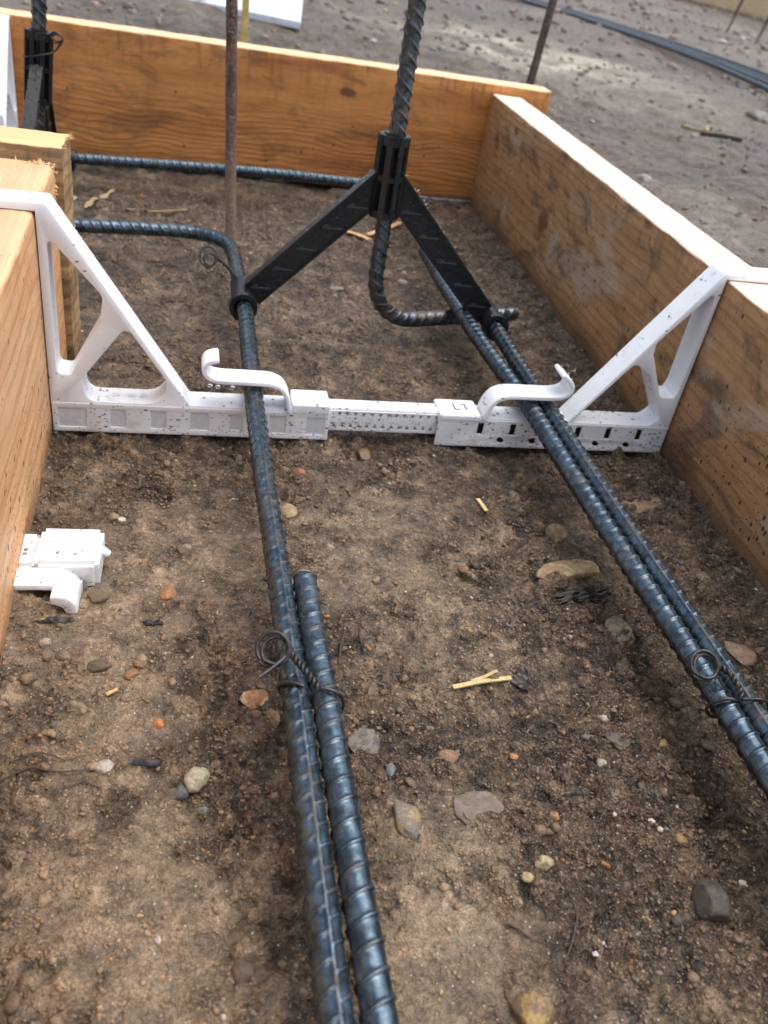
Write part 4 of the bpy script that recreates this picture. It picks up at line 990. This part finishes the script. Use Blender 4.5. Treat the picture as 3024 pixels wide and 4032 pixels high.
STONES = [
(50,388,9.9,11.5,'tan',"yellowish rounded stone just right of the left rebar, beyond the lap"),
(-13,320,7.6,8.1,'orange',"shiny orange round pebble between the white fragment and the left rebar"),
(27,252,14.0,8.0,'quartz',"orange and white quartz stone touching the left rebar beside its wire tie"),
(34,242,5.5,7.9,'ochre',"small ochre stone half under the left rebar, just below the quartz stone"),
(71,227,15.6,10.9,'speck',"grey speckled angular rock right of the lapped rebar end"),
(82,190,11.2,15.1,'greyellow',"grey stone with a yellow side sunk in the mud right of the lapped bars"),
(81,215,4.6,7.6,'bluegrey',"small smooth blue-grey oval pebble below the speckled rock"),
(3,211,9.7,7.9,'mottle',"whitish mottled lump of stone left of the lapped bars"),
(-33,219,7.2,5.0,'pale',"pale shiny oval pebble left of the black bark chip"),
(-6,207,7.8,4.6,'black',"small flat black pebble below the mottled stone"),
(206,343,39.1,16.2,'ochre2',"large cracked ochre stone half buried left of the right rebars"),
(210,380,12.7,13.3,'brown',"brown egg-shaped stone above the large ochre stone"),
(279,412,32.8,13.7,'tan2',"broad flat tan stone between the right rebars and the right board"),
(214,293,14.5,19.3,'cream',"cream coloured flat stone touching the left side of the right rebars"),
(279,280,14.5,14.0,'pinkish',"pinkish stone in the dark mud right of the right rebars"),
(192,145,17.3,13.9,'charcoal',"large dark charcoal lump at the lower right of the mud"),
(111,116,13.9,12.4,'brownyellow',"brown cobble with a yellow edge at the bottom of the photo"),
(19,137,9.3,6.6,'darkbrown',"dark brown stone left of the lapped bars near the bottom of the photo"),
(113,194,25.9,14.8,'mauve',"flat flaking grey mauve slab of clay pressed into the mud"),
(-56,278,6.9,5.6,'brown',"brown pebble near the foot of the left board, right one of a pair"),
(-62,278,5.6,5.2,'brown2',"dull brown pebble nearest the foot of the left board, left one of a pair"),
(-64,284,6.1,5.3,'pale2',"pale chalky pebble behind the two brown pebbles by the left board"),
(132,167,7.7,4.9,'cream2',"crumbly pale yellow lump below the grey mauve slab"),
(124,162,4.5,3.8,'yellow',"small yellow pebble below the crumbly pale yellow lump"),
(141,133,2.3,1.9,'white',"tiny round blue-white bead of stone low in the middle of the mud"),
(185,183,3.4,3.0,'white2',"white pebble, upper one of a pair right of the grey mauve slab"),
(187,179.6,3.0,2.3,'white3',"white pebble, lower one of a pair right of the grey mauve slab"),
(211,154,3.6,2.9,'white4',"creamy white square chip of stone above the dark charcoal lump"),
(173,211,4.8,3.6,'pale3',"pale grey pebble in the dark mud between the yellow straw and the right rebars"),
(139,225,5.3,3.2,'bluegrey2',"dark blue-grey sliver of stone below the dark leaf"),
(115,729,15.0,8.3,'greenish',"greenish grey pebble under the left arm of the black rebar chair"),
(184,769,11.5,8.0,'pale4',"pale grey pebble between the bent dowel and the right arm of the black chair"),
(59,427,8.4,5.0,'red',"dull red stone on the mud just in front of the white spacer"),
(-19,452,8.5,4.5,'pale5',"pale grey flat pebble just in front of the left half of the spacer"),
(687,1338,26.8,19.3,'grey',"smooth grey round stone on the open ground right of the right board"),
(1365,2165,54.2,51.9,'grey2',"rough grey boulder at the right edge of the photo on the open ground"),
(2349,4238,48.1,35.0,'white5',"white stone beyond the bundle of bars near the far formwork"),
(-45,313,10.9,5.7,'brown3',"dull brown stone beside the hook of the white plastic fragment"),
(-46,326,7.5,4.0,'dgrey',"dark grey flat stone right of the hook of the white plastic fragment"),
(-40,380,5.9,3.5,'white6',"small white pebble on the mud behind the white plastic fragment"),
(-26,268,6.0,5.2,'orange2',"orange-brown pebble at the left, above the pale wood scrap"),
(-23,274.5,7.3,4.9,'orange3',"flat orange stone chip just above the orange-brown pebble"),
(-13,240,4.2,4.2,'orange4',"bright orange crumb of brick left of the lapped bars"),
(-40,272,10.9,6.8,'dark2',"dark wet lump of stone in the mud right of the two brown pebbles"),
(135,217,3.6,2.8,'orange5',"small orange pebble below the yellow straw"),
(103,457,10.8,9.0,'brick',"rusty brown pebble just in front of the sliding bar of the spacer"),
(143,187,4.8,3.7,'orange6',"orange stone chip right of the grey mauve slab"),
(106,220,11.7,7.8,'orange7',"patchy orange stone chip right of the blue-grey pebble"),
(184,223,12.4,10.3,'black2',"dark slate stone in the dark mud left of the right rebars"),
(-131,913,7.5,7.5,'pale6',"small pale pebble by the leaf scrap under the far rebar"),
(-66,700,13.0,8.4,'redd',"reddish brown stone seen through the left truss of the spacer"),
(133,317,8.2,4.8,'orange8',"faint orange stone in the trampled mud between the rebars"),
(140,399,5.5,5.5,'dgrey2',"dark grey pebble left of the short wood splinter"),
]
CLEAR = {'orange', 'quartz', 'tan', 'pale', 'mottle', 'brownyellow', 'speck', 'bluegrey', 'white', 'white2', 'white3', 'white4', 'white6', 'pale3', 'orange4', 'greenish', 'red', 'yellow', 'cream2', 'orange2', 'orange5', 'grey', 'grey2', 'white5', 'pale6', 'ochre2', 'charcoal', 'brick', 'greyellow'}
ANG = {'speck', 'charcoal', 'white4', 'orange3', 'orange7', 'black2', 'mauve', 'quartz', 'grey2', 'cream', 'ochre2', 'bluegrey2', 'mottle', 'cream2'}
FLAT = {'mauve': .14, 'tan2': .2, 'cream': .25, 'ochre2': .3, 'pinkish': .3, 'pale5': .35, 'dgrey': .4, 'charcoal': .5, 'orange8': .3, 'redd': .35, 'black2': .35, 'orange7': .35}
for k, (x, y, w, h, c, lab) in enumerate(STONES):
    r = np.random.default_rng(100 + k); V = ICO4[0].copy()
    q = r.normal(size=3) * 3
    n = (vnoise(V[:, 0] + V[:, 2] * .7 + q[0], V[:, 1] - V[:, 2] * .5 + q[1], 1.1, k) + vnoise(V[:, 2] + q[2], V[:, 0] - V[:, 1] * .6, .9, k + 3)) * .5
    n2 = vnoise(V[:, 0] * 1.3 + V[:, 2] + q[1], V[:, 1] + V[:, 2] * .8, .33, k + 5)
    ang = c in ANG
    V = V * (1 + (.3 if ang else .24) * n + (.1 if ang else .06) * n2)[:, None]
    if True:      # chop flat facets
        for j in range(7 if ang else 4):
            d = r.normal(size=3); d /= np.linalg.norm(d); lim = r.uniform(.62, .85); dd = V @ d
            V = V - np.clip(dd - lim, 0, None)[:, None] * d * .9
    dy = max(h * 1.25, w * .5); hh_ = FLAT.get(c, .66) * min(w, dy)
    V = V * np.array([w / 2, dy / 2, hh_ / 2])
    a = r.uniform(-.4, .4); ca, sa = math.cos(a), math.sin(a)
    V = np.stack([V[:, 0] * ca - V[:, 1] * sa, V[:, 0] * sa + V[:, 1] * ca, V[:, 2]], 1)
    c1, c2 = SC[c]
    me = raw_mesh('stone', V, np.array(ICO4[1]), {'Col': np.tile(np.array(c2), (len(V), 1))})
    zc = hz(x, y)
    o = link('pebble' if w < 9 else 'stone', me, STONE, loc=(x, y, zc + hh_ * (-.02 if c not in FLAT else .05) - (.15 if c not in FLAT else .7)))
    clear = c in CLEAR
    o.color = (*c1, .15 if clear else 1)
    if clear: o.location.z += hh_ * .14 * S
    tag(o, lab, 'pebble' if w < 9 else 'stone', 'stones lying in the mud')

# ------------------------------------------------------------------ straw, chips, leaves, roots
def strip(name, pts, w, t, mat, label, cat, lift=1.0, jag=0, far=False, group=None):
    P = np.array([(x, y, hz(x, y, far) + lift + dz) for x, y, dz in pts], float)
    Q, tt = smooth_path(P, max(.5, w * .3), w * 1.2); o = Q[0].copy(); Q = Q - o
    T = np.gradient(Q, axis=0); T /= np.linalg.norm(T, axis=1)[:, None]; N = np.cross((0, 0, 1.), T); N /= np.linalg.norm(N, axis=1)[:, None]; Bn = np.cross(T, N)
    r = np.random.default_rng(int(abs(o[0] * 7 + o[1]))); m = len(Q)
    ww = w / 2 * (1 + jag * r.uniform(-1, 1, m)); V = []
    for k in range(m):
        V += [Q[k] - N[k] * ww[k] - Bn[k] * t / 2, Q[k] + N[k] * ww[k] - Bn[k] * t / 2, Q[k] + N[k] * ww[k] * .92 + Bn[k] * t / 2, Q[k] - N[k] * ww[k] * .92 + Bn[k] * t / 2]
    F = [(k * 4 + j, k * 4 + (j + 1) % 4, k * 4 + 4 + (j + 1) % 4, k * 4 + 4 + j) for k in range(m - 1) for j in range(4)] + [(3, 2, 1, 0), (m * 4 - 4, m * 4 - 3, m * 4 - 2, m * 4 - 1)]
    g = G(); g.add(V, F)
    return tag(link(name, g.mesh(name, 40), mat, loc=o), label, cat, group)
strip('straw', [(116.8, 256.6, 0), (131, 259.5, .5), (147, 262.6, .8)], 2.5, .7, STRAW, 'long flat yellow straw lying on the mud between the rebars', 'straw', 1.6)
strip('straw', [(126.5, 259.8, 0), (133, 261.9, .4), (139.5, 263.5, .3)], 1.7, .6, STRAW, 'short yellow straw pressed against the back of the longer straw', 'straw', 1.8)
strip('wood_splinter', [(168.4, 411.7, 0), (171.3, 399.7, .3)], 2.6, .8, STRAW, 'short pale wood splinter lying alone in the mud left of the right rebars', 'splinter', 1.5)
strip('straw', [(-77.8, 886.8, 0), (-50, 899, 1), (-20, 910.7, 1.5)], 2.2, .9, STRAWDULL, 'long thin dull straw lying under the far rebar', 'straw', 1.8)
strip('leaf_scrap', [(-117, 880, 0), (-110, 898, 1), (-104, 912, 2), (-95, 932, 3.5)], 5, .5, STRAWDULL, 'dry curled leaf scrap on the mud in the far left corner of the trench', 'leaf', 2.2, .55)
strip('wood_chip', [(146, 902, 0), (157, 888, 1), (166, 872, .3)], 7, .9, W_CHIP, 'larger orange wood chip left of the upright dowel', 'wood chip', 2.0, .3)
strip('wood_chip', [(168, 896, 0), (190, 917, 1.5), (210, 936, 2.5)], 6, .9, W_CHIP, 'bent orange wood chip partly hidden behind the upright dowel', 'wood chip', 2.0, .25)
strip('wood_splinter', [(-35.4, 255.8, 0), (-31, 258.4, .4)], 1.6, .6, W_CHIP, 'tiny pale wood scrap at the left below the orange-brown pebble', 'splinter', 1.3)
strip('twig', [(1027, 1905, 0), (1042, 1868, 2), (1062, 1852, 10), (1068, 1872, 18)], 9, 6, STRAWDULL, 'pale bent twig on the open ground right of the right board', 'twig', 4, .2, True)
strip('twig', [(1050, 1855, 0), (1080, 1822, 3), (1118, 1800, 2)], 14, 8, ROOT, 'dark twig touching the pale bent twig on the open ground', 'twig', 4, .3, True)
def fibres(name, x, y, w, h, seed, label, cat, rows=20, mat=BARK, ang=0.0):
    """bundle of rotten wood fibres pressed into the mud, one continuous mat with loose strands"""
    r = np.random.default_rng(seed); g = G(); ca, sa = math.cos(ang), math.sin(ang); o = np.array([x, y, hz(x, y)])
    for q in range(rows):
        L = w * r.uniform(.35, .8); ox = r.uniform(-.5, .5) * (w - L); oy = r.normal(0, .27) * h; tilt = r.normal(0, .08); n = 10; P = []
        for i in range(n):
            t = i / (n - 1); u = ox + (t - .5) * L; v = oy + tilt * u + math.sin(t * 5 + q) * h * .05
            px, py = u * ca - v * sa, u * sa + v * ca
            P.append((px, py, hz(x + px, y + py) - o[2] + .3 + r.uniform(0, .5) + max(0, 1.2 - abs(oy) / h * 3)))
        g.tube(np.array(P), np.array([.12] + [r.uniform(.35, .85)] * (n - 2) + [.1]), 6)
    return tag(link(name, g.mesh(name, 60), mat, loc=o), label, cat)
def leafy(name, x, y, w, h, seed, label, cat, rows=3, mat=BARK, lift=.7, curl=2.0, ang=0.0):
    """crumpled irregular sheet lying on the mud"""
    r = np.random.default_rng(seed); n, m_ = 26, 18; ca, sa = math.cos(ang), math.sin(ang); V = []
    for i in range(n):
        t = i / (n - 1) * 2 - 1
        wd = (1 - abs(t) ** 2.2) ** .6 * (.62 + .38 * float(vnoise(i * .33, seed * 9.1, 1, seed))) + .03
        wd2 = (1 - abs(t) ** 2.6) ** .6 * (.62 + .38 * float(vnoise(i * .4, seed * 3.7, 1, seed + 1))) + .03
        for j in range(m_):
            q = j / (m_ - 1) * 2 - 1
            u = t * w / 2; v = q * h / 2 * (wd if q > 0 else wd2) + math.sin(t * 2 + seed) * h * .14
            px, py = u * ca - v * sa, u * sa + v * ca
            V.append((px, py, hz(x + px, y + py) * .6))
    V = np.array(V); z0 = hz(x, y)
    nn = vnoise(V[:, 0] + 50, V[:, 1], max(w, h) * .28, seed + 2) + .5 * vnoise(V[:, 0], V[:, 1] + 90, max(w, h) * .12, seed + 3)
    V[:, 2] += z0 * .4 - z0 + lift + curl * .55 * nn + curl * .5 * (V[:, 1] / h * 2) ** 2
    F = [(i * m_ + j, i * m_ + j + 1, (i + 1) * m_ + j + 1, (i + 1) * m_ + j) for i in range(n - 1) for j in range(m_ - 1)]
    g = G(); g.add(V, F)
    return tag(link(name, g.mesh(name, 60), mat, loc=(x, y, z0)), label, cat)
leafy('dead_leaf', 153, 262, 15, 10, 1, 'crumpled wet dark leaf at the right end of the long yellow straw', 'leaf', ang=1.3, mat=LEAF)
leafy('dead_leaf', 67.5, 255, 11, 8, 2, 'small folded dark leaf against the right side of the lapped rebar', 'leaf', ang=.6, mat=LEAF)
fibres('bark_piece', 207, 323, 40, 10, 3, 'black fibrous piece of rotten bark just below the large ochre stone', 'bark', 26, ang=.12)
leafy('bark_chip', -17.5, 221.5, 14, 5.5, 4, 'flat black bark chip beside the pale shiny pebble', 'bark', curl=1.2, ang=.05)
leafy('bark_chip', 155, 196, 12, 3, 5, 'curved black bark sliver near the lower edge of the dark mud', 'bark', curl=1.4, ang=.1)
leafy('bark_chip', -19, 299, 10, 6, 6, 'small dark bark bit between the orange pebble and the lapped bars', 'bark', curl=1.6, ang=-.3)
leafy('bark_chip', -62, 297.5, 18, 5, 7, 'dark sliver in the shadow below the hook of the white fragment', 'bark', curl=1, ang=.05)
def root_(pts, r_, label, far=False):
    P = np.array([(x, y, hz(x, y) + dz) for x, y, dz in pts]); Q, t = smooth_path(P, .7, 4); o = Q[0].copy()
    r = np.random.default_rng(int(abs(pts[0][0] * 3 + 40)))
    for k in (0, 1): Q[:, k] += .5 * np.array([float(vnoise(q, k * 9, 5, 90 + k)) for q in t])
    rr_ = r_ * np.interp(t, [0, t[-1] * .3, t[-1]], [.5, 1, .25])
    V, F = sweep(Q - o, rr_, 7); g = G(); g.add(V, F)
    tag(link('root', g.mesh('root', 60), ROOT, loc=o), label, 'root', 'thin dark roots in the mud')
root_([(70.8, 293, .6), (68, 285, 1.2), (65.8, 276, 1.3), (65.6, 266, .4)], .75, 'thin dark root curving down the mud right of the lapped rebar end')
root_([(80, 300, .5), (77.5, 291, 1), (78.6, 280, .6)], .5, 'faint thin root to the right of the curving root by the lapped bars')
root_([(-70, 213, .5), (-60, 219, 1.4), (-48, 216, 1.5), (-38, 217, 1.2), (-29, 219, .4)], .5, 'long dark root at the left edge reaching the pale shiny pebble')
root_([(-66, 222, .5), (-58, 225, 1.4), (-47, 222, 1), (-36, 226, .4)], .32, 'finer root running behind the long root at the left edge')
root_([(-52, 206, .5), (-40, 212, 1.2), (-26, 208, 1), (-14, 211, .4)], .28, 'hair-thin root in front of the long root at the left')
root_([(129, 131, .4), (134, 138, 1), (138, 146, .8), (139, 155, .3)], .55, 'dark root in the trampled mud above the brown cobble')
root_([(112, 146, .4), (118, 140, 1), (122, 138, .4)], .5, 'short dark root left of the other root above the brown cobble')
root_([(168, 232, .4), (176, 240, 1), (186, 246, .9), (196, 244, .3)], .6, 'thin root in the dark mud left of the right rebars')
root_([(28, 118, .4), (33, 120, 1), (40, 116, .6)], .5, 'short root beside the lapped bars at the bottom of the photo')
root_([(-70, 128, .4), (10, 112, 1.2), (24, 110, .8)], .6, 'root at the bottom left of the mud') if False else None

# ------------------------------------------------------------------ camera
cam = bpy.data.cameras.new('camera'); co = bpy.data.objects.new('camera', cam); col.objects.link(co)
R = np.array([[0.9765135, 0.02986808, 0.21337593], [-0.15465847, -0.59233594, 0.79070784], [0.15000716, -0.80513727, -0.57380469]])
m4 = Matrix.Identity(4)
for i in range(3):
    m4[i][0] = R[i, 0]; m4[i][1] = -R[i, 1]; m4[i][2] = -R[i, 2]
m4[2][3] = 284.6 * S
co.matrix_world = m4
cam.sensor_fit = 'VERTICAL'; cam.sensor_height = 4.8; cam.sensor_width = 3.6; cam.lens = 1838 / 2212 * 4.8
cam.clip_start = .01; cam.clip_end = 1000
cam.dof.use_dof = True; cam.dof.focus_distance = 410 * S; cam.dof.aperture_fstop = 1.9
scene.camera = co

# ------------------------------------------------------------------ light: bright overcast
SUN_EL, SUN_AZ = math.radians(70), math.radians(78)       # azimuth measured from +Y towards +X
w = bpy.data.worlds.new('World'); scene.world = w; w.use_nodes = True
nt = w.node_tree; bg = nt.nodes['Background']
sky = nt.nodes.new('ShaderNodeTexSky'); sky.sky_type = 'NISHITA'; sky.sun_disc = False
sky.sun_elevation = SUN_EL; sky.sun_rotation = SUN_AZ; sky.air_density = 1.0; sky.dust_density = 3.0; sky.ozone_density = 1.0
hs = nt.nodes.new('ShaderNodeHueSaturation'); hs.inputs['Saturation'].default_value = .55; hs.inputs['Value'].default_value = 1.85
nt.links.new(sky.outputs[0], hs.inputs['Color']); nt.links.new(hs.outputs[0], bg.inputs['Color'])
bg.inputs['Strength'].default_value = .13
sun = bpy.data.lights.new('sun', 'SUN'); so = bpy.data.objects.new('sun', sun); col.objects.link(so)
sun.energy = 2.2; sun.angle = math.radians(68); sun.color = (1, .95, .88)
d = Vector((math.sin(SUN_AZ) * math.cos(SUN_EL), math.cos(SUN_AZ) * math.cos(SUN_EL), math.sin(SUN_EL)))
so.rotation_euler = d.to_track_quat('Z', 'Y').to_euler(); so.location = (0, 0, 3)
scene.cycles.use_adaptive_sampling = True; scene.cycles.adaptive_threshold = .04; scene.cycles.adaptive_min_samples = 16
scene.cycles.max_bounces = 6; scene.cycles.diffuse_bounces = 3; scene.cycles.glossy_bounces = 3; scene.cycles.transmission_bounces = 4
scene.view_settings.view_transform = 'Standard'; scene.view_settings.look = 'None'; scene.view_settings.exposure = 0; scene.view_settings.gamma = 1
